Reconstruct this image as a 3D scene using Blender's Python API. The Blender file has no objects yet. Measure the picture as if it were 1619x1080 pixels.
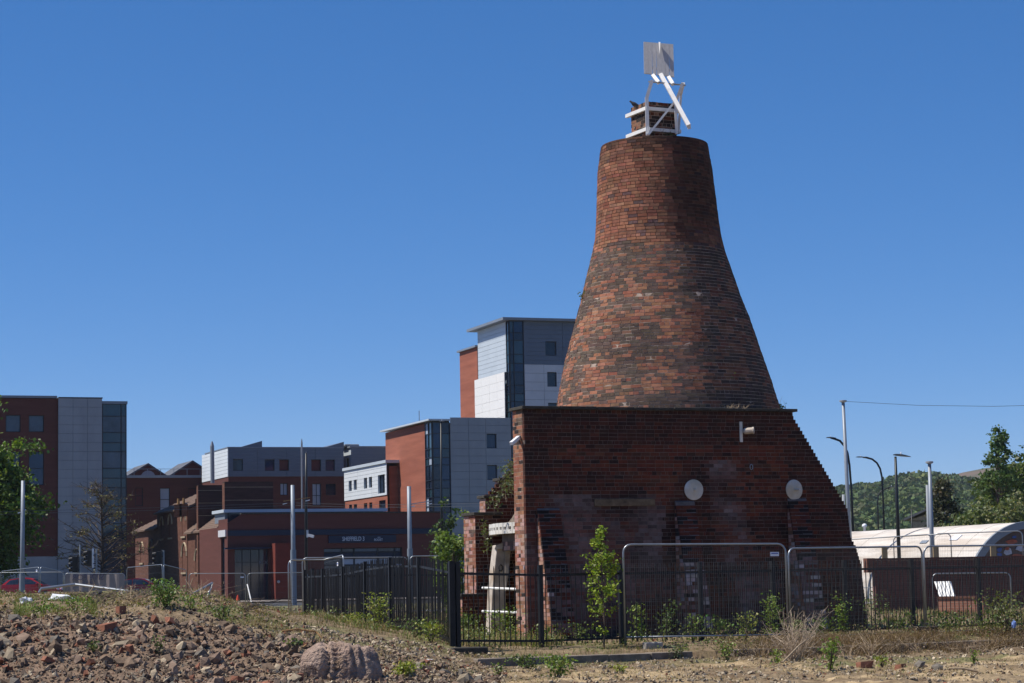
import bpy, bmesh, math, random
import numpy as np
from mathutils import Vector, Matrix, noise
from math import sin, cos, tan, atan, atan2, pi, sqrt, hypot

random.seed(11)
rng = np.random.default_rng(11)
R = math.radians
S = bpy.context.scene
COL = S.collection

# ------------------------------------------------------------------ camera
FPX, CXP, CYP, EYE = 3500.0, 809.5, 540.0, 1.35      # focal length and centre in photo pixels, eye height
PITCH, ROLL = atan(377.0 / 3500.0), R(1.1)
_r0 = Vector((1, 0, 0)); _u0 = Vector((0, -sin(PITCH), cos(PITCH)))
CF = Vector((0, cos(PITCH), sin(PITCH)))
CR = _r0 * cos(ROLL) - _u0 * sin(ROLL)
CU = _r0 * sin(ROLL) + _u0 * cos(ROLL)
cam_d = bpy.data.cameras.new('camera')
cam = bpy.data.objects.new('camera', cam_d); COL.objects.link(cam)
cam.matrix_world = Matrix(((CR.x, CU.x, -CF.x, 0), (CR.y, CU.y, -CF.y, 0), (CR.z, CU.z, -CF.z, EYE), (0, 0, 0, 1)))
cam_d.sensor_width = 36.0; cam_d.lens = 36.0 * FPX / 1619.0
cam_d.clip_start = 0.5; cam_d.clip_end = 20000
S.camera = cam

# ------------------------------------------------------------------ sky, sun, exposure
SUN_EL, SUN_FWD = R(58), R(2)          # sun high on the left, a touch towards the camera
W = bpy.data.worlds.new('World'); S.world = W; W.use_nodes = True
wn = W.node_tree.nodes; wl = W.node_tree.links
sky = wn.new('ShaderNodeTexSky'); sky.sky_type = 'NISHITA'; sky.sun_disc = False
sky.sun_elevation = SUN_EL; sky.sun_rotation = R(267)
sky.air_density = 0.66; sky.dust_density = 0.0; sky.ozone_density = 10.0; sky.altitude = 0
bg = [n for n in wn if n.type == 'BACKGROUND'][0]
_sc = wn.new('ShaderNodeVectorMath'); _sc.operation = 'SCALE'; _sc.inputs['Scale'].default_value = .1
_gm = wn.new('ShaderNodeGamma'); _gm.inputs[1].default_value = .78
_hs = wn.new('ShaderNodeHueSaturation'); _hs.inputs['Saturation'].default_value = 1.26
_tn = wn.new('ShaderNodeVectorMath'); _tn.operation = 'MULTIPLY'; _tn.inputs[1].default_value = (9.9, 9.2, 10.1)
wl.new(sky.outputs[0], _sc.inputs[0]); wl.new(_sc.outputs[0], _gm.inputs[0]); wl.new(_gm.outputs[0], _hs.inputs['Color'])
wl.new(_hs.outputs[0], _tn.inputs[0]); wl.new(_tn.outputs[0], bg.inputs[0]); bg.inputs[1].default_value = 0.089
sd = Vector((-cos(SUN_FWD) * cos(SUN_EL), -sin(SUN_FWD) * cos(SUN_EL), sin(SUN_EL)))
sun_d = bpy.data.lights.new('sun', 'SUN'); sun_d.energy = 5.0; sun_d.angle = R(0.53); sun_d.color = (1.0, 0.94, 0.85)
sun = bpy.data.objects.new('sun', sun_d); COL.objects.link(sun)
sun.rotation_euler = sd.to_track_quat('Z', 'Y').to_euler(); sun.location = (-40, 0, 60)
S.view_settings.view_transform = 'Standard'; S.view_settings.look = 'None'
S.view_settings.exposure = 0.2; S.view_settings.gamma = 1; S.view_settings.use_curve_mapping = False
S.cycles.max_bounces = 6; S.cycles.transparent_max_bounces = 12
S.cycles.use_denoising = True

# ------------------------------------------------------------------ projection helpers (photo pixel -> place)
def ray(px, py):
    return CF + CR * ((px - CXP) / FPX) - CU * ((py - CYP) / FPX)
def P(px, py, D):                       # point at depth D
    d = ray(px, py); s = D / d.y
    return Vector((d.x * s, D, d.z * s + EYE))
def at(px, D, z=0.0):                   # point of given height and depth under photo column px
    k = (px - CXP) / FPX; h = z - EYE
    x = -(D * (CR.y - k * CF.y) + h * (CR.z - k * CF.z)) / (CR.x - k * CF.x)
    return Vector((x, D, z))
def hit(px, py, C, d):                  # where the ray meets the vertical plane through C along d -> (t, z)
    r = ray(px, py); n = Vector((-d.y, d.x, 0))
    s = n.dot(Vector((C.x, C.y, 0))) / n.dot(r)
    p = r * s
    return (Vector((p.x, p.y, 0)) - Vector((C.x, C.y, 0))).dot(d), p.z + EYE
def U(a): return Vector((cos(R(a)), sin(R(a)), 0))
def Wd(a): return Vector((-sin(R(a)), cos(R(a)), 0))
Z = Vector((0, 0, 1))

# ------------------------------------------------------------------ numpy noise
def vnoise(x, y, seed=0):
    x = np.asarray(x, float); y = np.asarray(y, float)
    xi = np.floor(x).astype(np.int64); yi = np.floor(y).astype(np.int64)
    fx = x - xi; fy = y - yi; fx = fx * fx * (3 - 2 * fx); fy = fy * fy * (3 - 2 * fy)
    def h(a, b):
        n = (a * 374761393 + b * 668265263 + seed * 974634541) & 0x7fffffff
        n = ((n ^ (n >> 13)) * 1274126177) & 0x7fffffff
        return ((n ^ (n >> 16)) & 0xffff) / 65535.0
    return (h(xi, yi) * (1 - fx) + h(xi + 1, yi) * fx) * (1 - fy) + (h(xi, yi + 1) * (1 - fx) + h(xi + 1, yi + 1) * fx) * fy
def fbm(x, y, oct=4, seed=0):
    s = 0; a = 0.5; n = 0
    for o in range(oct):
        s = s + a * vnoise(np.asarray(x) * 2 ** o, np.asarray(y) * 2 ** o, seed + o); n += a; a *= 0.5
    return s / n
def sstep(a, b, x):
    t = np.clip((np.asarray(x, float) - a) / (b - a), 0, 1); return t * t * (3 - 2 * t)

# ------------------------------------------------------------------ materials
MATS = {}
def mat(name, color=(.5, .5, .5), rough=.8, metal=0.0, var=0.25, scale=3.0, bump=0.0, bscale=None, tint=False, spec=0.3,
        streak=None, transl=0.0, color2=None, aniso=(1, 1, 1)):
    m = bpy.data.materials.new(name); m.use_nodes = True; nt = m.node_tree; N = nt.nodes; L = nt.links
    b = N['Principled BSDF']; out = N['Material Output']
    b.inputs['Roughness'].default_value = rough; b.inputs['Metallic'].default_value = metal
    b.inputs['Specular IOR Level'].default_value = spec
    geo = N.new('ShaderNodeNewGeometry')
    mp = N.new('ShaderNodeVectorMath'); mp.operation = 'MULTIPLY'; mp.inputs[1].default_value = aniso
    L.new(geo.outputs['Position'], mp.inputs[0])
    no = N.new('ShaderNodeTexNoise'); no.inputs['Scale'].default_value = scale; no.inputs['Detail'].default_value = 6; no.inputs['Roughness'].default_value = .65
    L.new(mp.outputs[0], no.inputs['Vector'])
    mr = N.new('ShaderNodeMapRange'); mr.inputs[1].default_value = .3; mr.inputs[2].default_value = .7
    mr.inputs[3].default_value = 1 - var; mr.inputs[4].default_value = 1 + var
    L.new(no.outputs[0], mr.inputs[0])
    if tint:
        at_ = N.new('ShaderNodeAttribute'); at_.attribute_name = 'tint'; src = at_.outputs['Color']
    elif color2 is not None:
        n2 = N.new('ShaderNodeTexNoise'); n2.inputs['Scale'].default_value = scale * .35; n2.inputs['Detail'].default_value = 5
        L.new(mp.outputs[0], n2.inputs['Vector'])
        r2 = N.new('ShaderNodeMapRange'); r2.inputs[1].default_value = .42; r2.inputs[2].default_value = .62; L.new(n2.outputs[0], r2.inputs[0])
        mx = N.new('ShaderNodeMix'); mx.data_type = 'RGBA'; mx.inputs[6].default_value = (*color, 1); mx.inputs[7].default_value = (*color2, 1)
        L.new(r2.outputs[0], mx.inputs[0]); src = mx.outputs[2]
    else:
        rgb = N.new('ShaderNodeRGB'); rgb.outputs[0].default_value = (*color, 1); src = rgb.outputs[0]
    mul = N.new('ShaderNodeVectorMath'); mul.operation = 'SCALE'
    L.new(src, mul.inputs[0]); L.new(mr.outputs[0], mul.inputs['Scale'])
    L.new(mul.outputs[0], b.inputs['Base Color'])
    if bump:
        nb = N.new('ShaderNodeTexNoise'); nb.inputs['Scale'].default_value = bscale or scale * 6; nb.inputs['Detail'].default_value = 4
        L.new(geo.outputs['Position'], nb.inputs['Vector'])
        bp = N.new('ShaderNodeBump'); bp.inputs['Strength'].default_value = 1; bp.inputs['Distance'].default_value = bump
        L.new(nb.outputs[0], bp.inputs['Height']); L.new(bp.outputs[0], b.inputs['Normal'])
    if transl:
        tr = N.new('ShaderNodeBsdfTranslucent'); sc = N.new('ShaderNodeVectorMath'); sc.operation = 'MULTIPLY'
        sc.inputs[1].default_value = (1.25, 1.35, .55); L.new(mul.outputs[0], sc.inputs[0]); L.new(sc.outputs[0], tr.inputs[0])
        ms = N.new('ShaderNodeMixShader'); ms.inputs[0].default_value = transl
        L.new(b.outputs[0], ms.inputs[1]); L.new(tr.outputs[0], ms.inputs[2]); L.new(ms.outputs[0], out.inputs['Surface'])
    MATS[name] = m
    return m

M_brick = mat('weathered_brick', tint=True, rough=.92, var=.26, scale=7, bump=.003, bscale=45, spec=.15)
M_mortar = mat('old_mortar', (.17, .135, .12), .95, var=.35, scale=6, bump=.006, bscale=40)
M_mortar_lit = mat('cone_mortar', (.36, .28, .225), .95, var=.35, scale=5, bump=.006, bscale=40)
M_stone = mat('grimy_stone', (.17, .14, .10), .9, var=.35, scale=5, bump=.01)
M_sootstone = mat('sooty_stone', (.055, .05, .042), .9, var=.35, scale=5, bump=.01)
M_sandstone = mat('sandstone', (.36, .29, .20), .9, var=.3, scale=4, bump=.008)
M_white = mat('white_paint', (.78, .77, .74), .55, var=.10, scale=7)
M_whiteold = mat('aged_white_paint', (.76, .74, .69), .7, var=.12, scale=5, color2=(.62, .58, .51))
M_mortar_dark = mat('shadowed_mortar', (.10, .072, .058), .95, var=.35, scale=5)  # upper cone joints: shadow under the bricks put into the mortar colour
M_board = mat('painted_boards', (.46, .45, .45), .6, var=.16, scale=6, aniso=(6, 6, .6))
M_cream = mat('stained_cream_paint', (.55, .49, .42), .8, var=.2, scale=4, color2=(.36, .27, .19))
M_plate = mat('white_iron', (.60, .60, .60), .6, var=.12, scale=5, color2=(.50, .44, .34))
M_lintel = mat('stained_lintel', (.15, .105, .065), .9, var=.45, scale=6, bump=.01)
M_rust = mat('rust', (.30, .17, .07), .9, var=.4, scale=14)
M_galv = mat('galvanised_steel', (.32, .34, .36), .38, metal=.75, var=.15, scale=6)
M_wire = mat('galvanised_wire', (.13, .135, .14), .6, metal=.3, var=.1, scale=6)
M_pole = mat('grey_pole_paint', (.24, .27, .31), .45, var=.1, scale=3, metal=.15)
M_black = mat('black_iron', (.012, .012, .014), .5, var=.3, scale=8, spec=.35)
M_blackpole = mat('black_pole_paint', (.02, .023, .025), .4, var=.2, scale=5)
M_rubber = mat('dark_block', (.05, .045, .04), .9, var=.4, scale=9)
M_concblock = mat('concrete_block', (.30, .28, .25), .9, var=.3, scale=9, bump=.01)
M_kerb = mat('kerb_stone', (.20, .165, .13), .9, var=.4, scale=4, bump=.01)
M_redwall = mat('red_brick_far', (.33, .112, .068), .88, var=.16, scale=.9, aniso=(.25, .25, 2.6), color2=(.28, .09, .055))
M_darkred = mat('purple_brick_far', (.108, .038, .031), .88, var=.16, scale=.9, aniso=(.3, .3, 2.6))
M_oldbrick = mat('old_brick_far', (.125, .054, .036), .9, var=.32, scale=1.6, aniso=(.5, .5, 3.0), bump=.01, bscale=9)
M_stackbrick = mat('dark_brick_far', (.05, .026, .023), .9, var=.4, scale=1.6, aniso=(.5, .5, 3))
M_conc = mat('concrete_panel', (.29, .31, .335), .75, var=.10, scale=.7, aniso=(1, 1, .35))
M_conclight = mat('pale_stone_panel', (.55, .56, .58), .7, var=.07, scale=.7)
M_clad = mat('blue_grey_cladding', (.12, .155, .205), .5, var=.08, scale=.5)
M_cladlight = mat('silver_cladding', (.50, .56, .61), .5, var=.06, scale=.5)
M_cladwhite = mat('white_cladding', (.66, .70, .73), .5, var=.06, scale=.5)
M_fascia = mat('grey_fascia', (.20, .23, .27), .45, var=.08, scale=.6)
M_frame = mat('dark_window_frame', (.018, .024, .034), .5, var=.1)
M_glass = mat('dark_window_glass', (.012, .022, .042), .06, var=.3, scale=.6, spec=.5)
M_glassv = mat('curtained_window_glass', (.05, .07, .10), .12, var=.5, scale=.5, spec=.5)
M_glassb = mat('blue_window_glass', (.012, .035, .085), .05, var=.3, scale=.5, spec=.5)
M_glasst = mat('teal_curtain_glass', (.02, .05, .07), .05, var=.3, scale=.5, spec=.6)
M_blind = mat('pale_blind', (.34, .40, .48), .5, var=.1, scale=.7)
M_redblind = mat('dark_red_blind', (.11, .03, .03), .7, var=.1)
M_navy = mat('navy_fascia', (.012, .022, .048), .5, var=.1)
M_letter = mat('sign_lettering', (.55, .62, .70), .5, var=.05)
M_roof = mat('brown_roof_tile', (.15, .10, .075), .85, var=.22, scale=2.5, aniso=(1, 1, 3))
M_slate = mat('slate_roof', (.10, .105, .12), .7, var=.2, scale=2)
M_corten = mat('rusty_steel', (.15, .03, .02), .85, var=.15, scale=2)
M_corrug = mat('pale_corrugated_sheet', (.60, .555, .50), .7, var=.14, scale=1.2, aniso=(.5, .5, 6), color2=(.49, .425, .36))
def brick_mat(name, c1, c2, mortar, length=.235, height=.078, var=.18, rough=.9):
    m = mat(name, c1, rough, var=var, scale=1.2, aniso=(.35, .35, 2.2)); nt = m.node_tree; N, L = nt.nodes, nt.links
    geo = [n for n in N if n.type == 'NEW_GEOMETRY'][0]
    cr = N.new('ShaderNodeVectorMath'); cr.operation = 'CROSS_PRODUCT'; cr.inputs[0].default_value = (0, 0, 1); L.new(geo.outputs['True Normal'], cr.inputs[1])
    dt = N.new('ShaderNodeVectorMath'); dt.operation = 'DOT_PRODUCT'; L.new(geo.outputs['Position'], dt.inputs[0]); L.new(cr.outputs[0], dt.inputs[1])
    sp = N.new('ShaderNodeSeparateXYZ'); L.new(geo.outputs['Position'], sp.inputs[0]); cb = N.new('ShaderNodeCombineXYZ'); L.new(dt.outputs['Value'], cb.inputs[0]); L.new(sp.outputs['Z'], cb.inputs[1])
    bt = N.new('ShaderNodeTexBrick'); bt.inputs['Scale'].default_value = 1; bt.inputs['Brick Width'].default_value = length; bt.inputs['Row Height'].default_value = height; bt.inputs['Mortar Size'].default_value = .006
    bt.inputs['Color1'].default_value = (*c1, 1); bt.inputs['Color2'].default_value = (*c2, 1); bt.inputs['Mortar'].default_value = (*mortar, 1); bt.inputs['Bias'].default_value = 0
    L.new(cb.outputs[0], bt.inputs['Vector']); mul = [n for n in N if n.type == 'VECT_MATH' and n.operation == 'SCALE'][0]; L.new(bt.outputs['Color'], mul.inputs[0]); return m
M_yard = brick_mat('yard_wall_brick', (.12, .042, .034), (.075, .028, .026), (.11, .08, .07))
M_hutdark = mat('hut_dark_brick', (.105, .075, .07), .9, var=.25, scale=3)
M_soil = mat('ground_soil', tint=True, rough=.97, var=.42, scale=5, bump=.05, bscale=11, spec=.1)
M_tarmac = mat('tarmac', (.055, .054, .055), .9, var=.2, scale=2)
M_path = mat('grey_path', (.19, .165, .15), .93, var=.25, scale=1.6)
M_rock = mat('rubble', tint=True, rough=.93, var=.3, scale=14, bump=.005, bscale=50, spec=.12)
M_boulder = mat('boulder_stone', (.27, .19, .15), .95, var=.42, scale=9, bump=.07, bscale=20, color2=(.38, .28, .22), spec=.15)
M_leaf = mat('leaf', tint=True, rough=.5, var=.22, scale=6, spec=.35, transl=.28)
M_farleaf = mat('far_foliage', tint=True, rough=.7, var=.25, scale=.08, spec=.15, transl=.15)
M_dry = mat('dry_stems', (.33, .25, .165), .85, var=.3, scale=20)
M_grass = mat('grass_blades', tint=True, rough=.75, var=.2, scale=5, spec=.15, transl=.2)
M_bark = mat('bark', (.085, .065, .05), .9, var=.35, scale=8)
M_hill = mat('hill_ground', (.055, .075, .03), .95, var=.3, scale=.02, color2=(.12, .10, .07))
M_moor = mat('moor_ground', tint=True, rough=.95, var=.2, scale=.03)
M_car = mat('red_car_paint', (.38, .008, .014), .25, var=.05, spec=.5)
M_car2 = mat('dark_red_car_paint', (.17, .010, .014), .25, var=.05, spec=.5)
M_tyre = mat('tyre_rubber', (.02, .02, .02), .8, var=.2)
M_alloy = mat('alloy_rim', (.45, .46, .48), .35, metal=.7, var=.05)
M_banner = mat('back_of_banner', (.30, .25, .235), .75, var=.08, scale=2)
M_bannertext = mat('banner_print', (.13, .11, .16), .8, var=.15, scale=3)
M_bluesign = mat('blue_sign', (.02, .11, .42), .4, var=.05)
M_redbit = mat('red_petal', (.75, .02, .02), .6, var=.1)
M_orange = mat('orange_plastic', (.62, .07, .03), .6, var=.1)
M_label = mat('white_label', (.74, .76, .82), .5, var=.05)
M_labelprint = mat('blue_label_print', (.10, .14, .42), .5, var=.05)
M_timber = mat('weathered_timber', (.34, .25, .14), .85, var=.25, scale=6, aniso=(3, 3, .4))
M_bird = mat('dark_feathers', (.035, .035, .042), .6, var=.3, scale=30)
M_lens = mat('traffic_lens', (.05, .02, .02), .3, var=.2)
M_muralr = mat('mural_rust', (.36, .09, .05), .85, var=.3, scale=6)
M_muralw = mat('mural_white', (.45, .45, .52), .85, var=.2, scale=5)
M_muralb = mat('mural_blue', (.05, .10, .30), .85, var=.2, scale=5)
M_bluebag = mat('blue_plastic', (.16, .24, .5), .4, var=.2, scale=9)
M_whitebag = mat('white_plastic', (.75, .76, .78), .45, var=.12, scale=12)
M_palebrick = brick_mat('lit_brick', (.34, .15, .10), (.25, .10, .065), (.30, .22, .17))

# ------------------------------------------------------------------ mesh helpers
def link(o, parent=None):
    COL.objects.link(o)
    if parent is not None: o.parent = parent
    return o
def base_of(parent):
    v = Vector((0, 0, 0)); p = parent
    while p is not None:
        v = v + p.location; p = p.parent
    return v
def np_mesh(name, V, Fc, m, parent=None, tint=None, smooth=False):
    V = np.asarray(V, dtype=np.float32).reshape(-1, 3)
    if parent is not None: V = V - np.array(base_of(parent), dtype=np.float32)
    Fc = np.asarray(Fc, dtype=np.int32)
    me = bpy.data.meshes.new(name)
    n, k = Fc.shape
    me.vertices.add(len(V)); me.vertices.foreach_set('co', V.ravel())
    me.loops.add(n * k); me.loops.foreach_set('vertex_index', Fc.ravel())
    me.polygons.add(n); me.polygons.foreach_set('loop_start', np.arange(0, n * k, k, dtype=np.int32))
    me.polygons.foreach_set('loop_total', np.full(n, k, dtype=np.int32))
    me.polygons.foreach_set('use_smooth', np.full(n, bool(smooth)))
    if tint is not None:
        a = me.attributes.new('tint', 'FLOAT_COLOR', 'POINT')
        T = np.ones((len(V), 4), dtype=np.float32); T[:, :3] = np.asarray(tint, dtype=np.float32).reshape(-1, 3)
        a.data.foreach_set('color', T.ravel())
    me.update(calc_edges=True); me.validate()
    me.materials.append(m)
    return link(bpy.data.objects.new(name, me), parent)

class MB:
    def __init__(s): s.v = []; s.f = []
    def add(s, vs, fs):
        b = len(s.v); s.v += [tuple(p) for p in vs]; s.f += [tuple(i + b for i in f) for f in fs]
    def box(s, o, a, b, c):
        o, a, b, c = Vector(o), Vector(a), Vector(b), Vector(c)
        s.add([o, o + a, o + a + b, o + b, o + c, o + a + c, o + a + b + c, o + b + c],
              [(0, 3, 2, 1), (4, 5, 6, 7), (0, 1, 5, 4), (1, 2, 6, 5), (2, 3, 7, 6), (3, 0, 4, 7)])
    def cbox(s, c, a, b, cc):           # centred
        c, a, b, cc = Vector(c), Vector(a), Vector(b), Vector(cc)
        s.box(c - (a + b + cc) / 2, a, b, cc)
    def bar(s, p, q, w, h=None, up=None):
        p, q = Vector(p), Vector(q); d = q - p; h = h or w
        up = Vector(up) if up is not None else (Z if abs(d.normalized().z) < .95 else Vector((0, 1, 0)))
        a = d.cross(up).normalized() * w; b = a.cross(d).normalized() * h
        s.box(p - a / 2 - b / 2, a, b, d)
    def tube(s, pts, r, n=6, cap=True):
        pts = [Vector(p) for p in pts]; rr = r if isinstance(r, (list, tuple)) else [r] * len(pts)
        b = len(s.v); prev = None
        for i, p in enumerate(pts):
            d = (pts[min(i + 1, len(pts) - 1)] - pts[max(i - 1, 0)])
            if d.length < 1e-9: d = Vector((0, 0, 1))
            d.normalize()
            if prev is None:
                x = d.orthogonal().normalized()
            else:
                x = (prev - d * prev.dot(d)); x = x.normalized() if x.length > 1e-6 else d.orthogonal().normalized()
            prev = x; y = d.cross(x)
            for k in range(n):
                a = 2 * pi * k / n; s.v.append(tuple(p + (x * cos(a) + y * sin(a)) * rr[i]))
        for i in range(len(pts) - 1):
            for k in range(n):
                k2 = (k + 1) % n
                s.f.append((b + i * n + k, b + i * n + k2, b + (i + 1) * n + k2, b + (i + 1) * n + k))
        if cap:
            s.f.append(tuple(b + k for k in reversed(range(n)))); e = b + (len(pts) - 1) * n
            s.f.append(tuple(e + k for k in range(n)))
    def prism(s, poly, d):              # extrude planar polygon by vector d
        poly = [Vector(p) for p in poly]; d = Vector(d); n = len(poly); b = len(s.v)
        s.v += [tuple(p) for p in poly] + [tuple(p + d) for p in poly]
        s.f.append(tuple(b + i for i in reversed(range(n)))); s.f.append(tuple(b + n + i for i in range(n)))
        for i in range(n):
            j = (i + 1) % n; s.f.append((b + i, b + j, b + n + j, b + n + i))
    def lathe(s, c, prof, n=16, axis=Z, x=None):    # prof: (r, h)
        axis = Vector(axis).normalized(); x = axis.orthogonal().normalized(); y = axis.cross(x); c = Vector(c); b = len(s.v)
        for r, h in prof:
            for k in range(n):
                a = 2 * pi * k / n; s.v.append(tuple(c + axis * h + (x * cos(a) + y * sin(a)) * r))
        for i in range(len(prof) - 1):
            for k in range(n):
                k2 = (k + 1) % n; s.f.append((b + i * n + k, b + i * n + k2, b + (i + 1) * n + k2, b + (i + 1) * n + k))
        s.f.append(tuple(b + k for k in reversed(range(n)))); e = b + (len(prof) - 1) * n
        s.f.append(tuple(e + k for k in range(n)))
    def build(s, name, m, parent=None, smooth=False, bevel=0):
        o = base_of(parent) if parent is not None else Vector((0, 0, 0))
        me = bpy.data.meshes.new(name); me.from_pydata([tuple(Vector(p) - o) for p in s.v], [], s.f); me.update()
        me.materials.append(m)
        if smooth:
            for p in me.polygons: p.use_smooth = True
        ob = link(bpy.data.objects.new(name, me), parent)
        if bevel:
            md = ob.modifiers.new('bevel', 'BEVEL'); md.width = bevel; md.segments = 2; md.limit_method = 'ANGLE'
        return ob

def tag(o, label=None, cat=None, group=None, kind=None):
    if label: o['label'] = label
    if cat: o['category'] = cat
    if group: o['group'] = group
    if kind: o['kind'] = kind
    return o
def thing(name, label, cat, loc=(0, 0, 0), group=None):
    o = bpy.data.objects.new(name, None); COL.objects.link(o); o.location = loc; o.empty_display_size = .3
    return tag(o, label, cat, group)
def structure(o): o['kind'] = 'structure'; return o

# leaves: rhombic cards
def leaf_cards(cent, size, cols, flat=0.0, aspect=.62):
    cent = np.asarray(cent, float); n = len(cent)
    a = rng.normal(size=(n, 3)); a[:, 2] *= (1 - flat); a /= np.linalg.norm(a, axis=1)[:, None] + 1e-9
    b = rng.normal(size=(n, 3)); b[:, 2] *= (1 - flat); b -= a * (a * b).sum(1)[:, None]; b /= np.linalg.norm(b, axis=1)[:, None] + 1e-9
    sz = (size * (0.6 + 0.8 * rng.random(n)))[:, None] if np.ndim(size) == 0 else np.asarray(size)[:, None]
    V = np.stack([cent - a * sz * .5, cent + b * sz * aspect * .5, cent + a * sz * .5, cent - b * sz * aspect * .5], 1).reshape(-1, 3)
    Fq = np.arange(n * 4).reshape(n, 4)
    return V, Fq, np.repeat(np.asarray(cols, float), 4, 0)
def leafcol(n, base, var=.3, yellow=.15):
    base = np.array(base); k = 1 + var * rng.normal(size=(n, 1)) * .8
    c = base[None, :] * np.clip(k, .35, 1.9); c[:, 0] *= 1 + yellow * rng.normal(size=n)
    return np.clip(c, 0.004, .9)
# ------------------------------------------------------------------ ground
KERB0 = Vector((-0.34, 41.0, 0)); KA = 26.5; KU = U(KA); KN = Vector((KU.y, -KU.x, 0))     # kerb line and its front normal
def gz(x, y, fine=True):
    x = np.asarray(x, float); y = np.asarray(y, float)
    s = (x - KERB0.x) * KN.x + (y - KERB0.y) * KN.y
    zf = -.27 + .05 * (fbm(x * .5, y * .5, 3, 5) - .5) + .06 * sstep(.9, .1, s)
    zb = -.10 + .12 * sstep(-.2, -2.6, s)
    zr = np.where(s > -.15, zf, zb)
    zl = -.16 + .28 * sstep(34, 46, y)
    wl = sstep(-.5, -1.8, x)
    z = zr * (1 - wl) + zl * wl
    m = sstep(-.4, -7.3, x)
    front = sstep(31.8, 37.6, y + .8 * (fbm(x * .4, y * .0, 3, 9) - .5))
    back_mid = 1 - sstep(43, 57, y); back_left = 1 - sstep(62, 92, y)
    wleft = sstep(-.112, -.140, x / np.maximum(y, 1.0))
    m = m * (front * (back_mid * (1 - wleft) + back_left * wleft))
    z = z + np.minimum(m * 3, 1) * front * (1 - sstep(38, 40, y)) * (.22 * (fbm(x * 1.9, y * 1.9, 3, 91) - .5) + .10 * (vnoise(x * 5, y * 5, 92) - .5))
    z = z + m * (1.0 + .02 * sstep(40, 52, y)) + m * .35 * (fbm(x * .8, y * .8, 3, 21) - .5)
    far = sstep(70, 95, y)
    z = z * (1 - far) + far * .62 * sstep(-.135, -.185, x / np.maximum(y, 1.0)) * sstep(95, 120, y) * sstep(600, 300, y)
    if fine:
        near = sstep(75, 60, y)
        near = near * (.15 + .85 * sstep(.2, .8, np.abs(s)))
        z = z + near * (1 + .7 * sstep(-1.0, .6, x) * sstep(.3, .9, s)) * (.10 * (fbm(x * 2.2, y * 2.2, 3, 31) - .5) + .045 * (vnoise(x * 7, y * 7, 40) - .5))
    return z
def gpt(x, y): return Vector((x, y, float(gz(x, y))))
def gp(px, D, dz=0.0):
    z = 0.0
    for _ in range(3):
        p = at(px, D, z); z = float(gz(p.x, p.y))
    return Vector((p.x, p.y, z + dz))
def gpx(px, py, lo=30.0, hi=110.0):                # first ground point seen at this pixel
    D = lo
    r = ray(px, py)
    while D < hi:
        s = D / r.y
        if r.z * s + EYE <= float(gz(r.x * s, D)): break
        D += .15
    s = D / r.y
    return gpt(r.x * s, D)

def axis(dense, coarse):
    return np.unique(np.concatenate([np.arange(a, b, st) for a, b, st in dense] + [np.array(coarse, float)]))
gx = axis([(-14, 15, .13), (-30, -14, 1.0), (15, 40, 1.0)], [-9000, -3000, -1000, -400, -200, -120, -80, -55, -40, 40, 55, 80, 120, 200, 400, 1000, 3000, 9000])
gy = axis([(30.5, 48, .11), (48, 66, .25), (66, 110, 1.1)], [-3000, -600, -150, -40, -10, 5, 15, 22, 26, 29, 98.0, 106.0, 115, 122, 130, 140.0, 150, 158, 166.0, 166.2, 175, 184.0, 195, 230, 300, 420, 600, 1000, 2000, 4000, 9000])
GX, GY = np.meshgrid(gx, gy); GZ = gz(GX, GY)
nx, ny = len(gx), len(gy)
idx = np.arange(nx * ny).reshape(ny, nx)
Fq = np.stack([idx[:-1, :-1], idx[:-1, 1:], idx[1:, 1:], idx[1:, :-1]], -1).reshape(-1, 4)
def mixc(a, b, w): return a * (1 - w[..., None]) + np.array(b) * w[..., None]
def ground_tint(x, y):
    s = (x - KERB0.x) * KN.x + (y - KERB0.y) * KN.y
    c = np.zeros(x.shape + (3,)) + np.array((.215, .16, .10))
    right = sstep(-1.6, .6, x) * sstep(-.1, .3, s)
    gravel = fbm(x * .9, y * .9, 4, 71)
    c = mixc(c, (.38, .285, .165), right * sstep(.35, .6, gravel) * .9)
    c = mixc(c, (.165, .115, .07), right * sstep(.54, .66, fbm(x * 1.5, y * 2.2, 4, 72)) * .85)
    strip = sstep(2.4, .4, s) * sstep(-1.5, -.2, s) * sstep(-1.2, .2, x)
    c = mixc(c, (.15, .105, .065), strip * .8)
    mound = sstep(-2.2, -4.8, x) * sstep(38.6, 36.8, y)
    c = mixc(c, (.185, .128, .09), mound * .95)
    c = mixc(c, (.25, .15, .095), mound * sstep(.55, .7, fbm(x * .7, y * .7, 3, 75)) * .7)
    g = sstep(.55, .68, fbm(x * .55, y * .55, 4, 77)) * sstep(36, 40, y)
    c = mixc(c, (.11, .125, .045), g * .6)
    far = sstep(90, 120, y); c = mixc(c, (.15, .14, .085), far)
    return c
GT = ground_tint(GX, GY)
ground = np_mesh('ground', np.stack([GX, GY, GZ], -1), Fq, M_soil, tint=GT, smooth=True); structure(ground)
def strip(name, D0, D1, x0, x1, z, m):
    xs = gx[(gx >= x0) & (gx <= x1)]; ys = gy[(gy >= D0) & (gy <= D1)]; A, B = np.meshgrid(xs, ys); V = np.stack([A, B, gz(A, B) + z], -1)
    ii = np.arange(A.size).reshape(A.shape); return structure(np_mesh(name, V, np.stack([ii[:-1, :-1], ii[:-1, 1:], ii[1:, 1:], ii[1:, :-1]], -1).reshape(-1, 4), m))
strip('path', 98, 106, -80, 40, .012, M_path)
strip('road', 140, 166, -400, 400, .008, M_tarmac)
strip('pavement', 166.2, 184, -400, 400, .10, M_path)
kb = structure(thing('kerb', None, None, KERB0))
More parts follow.
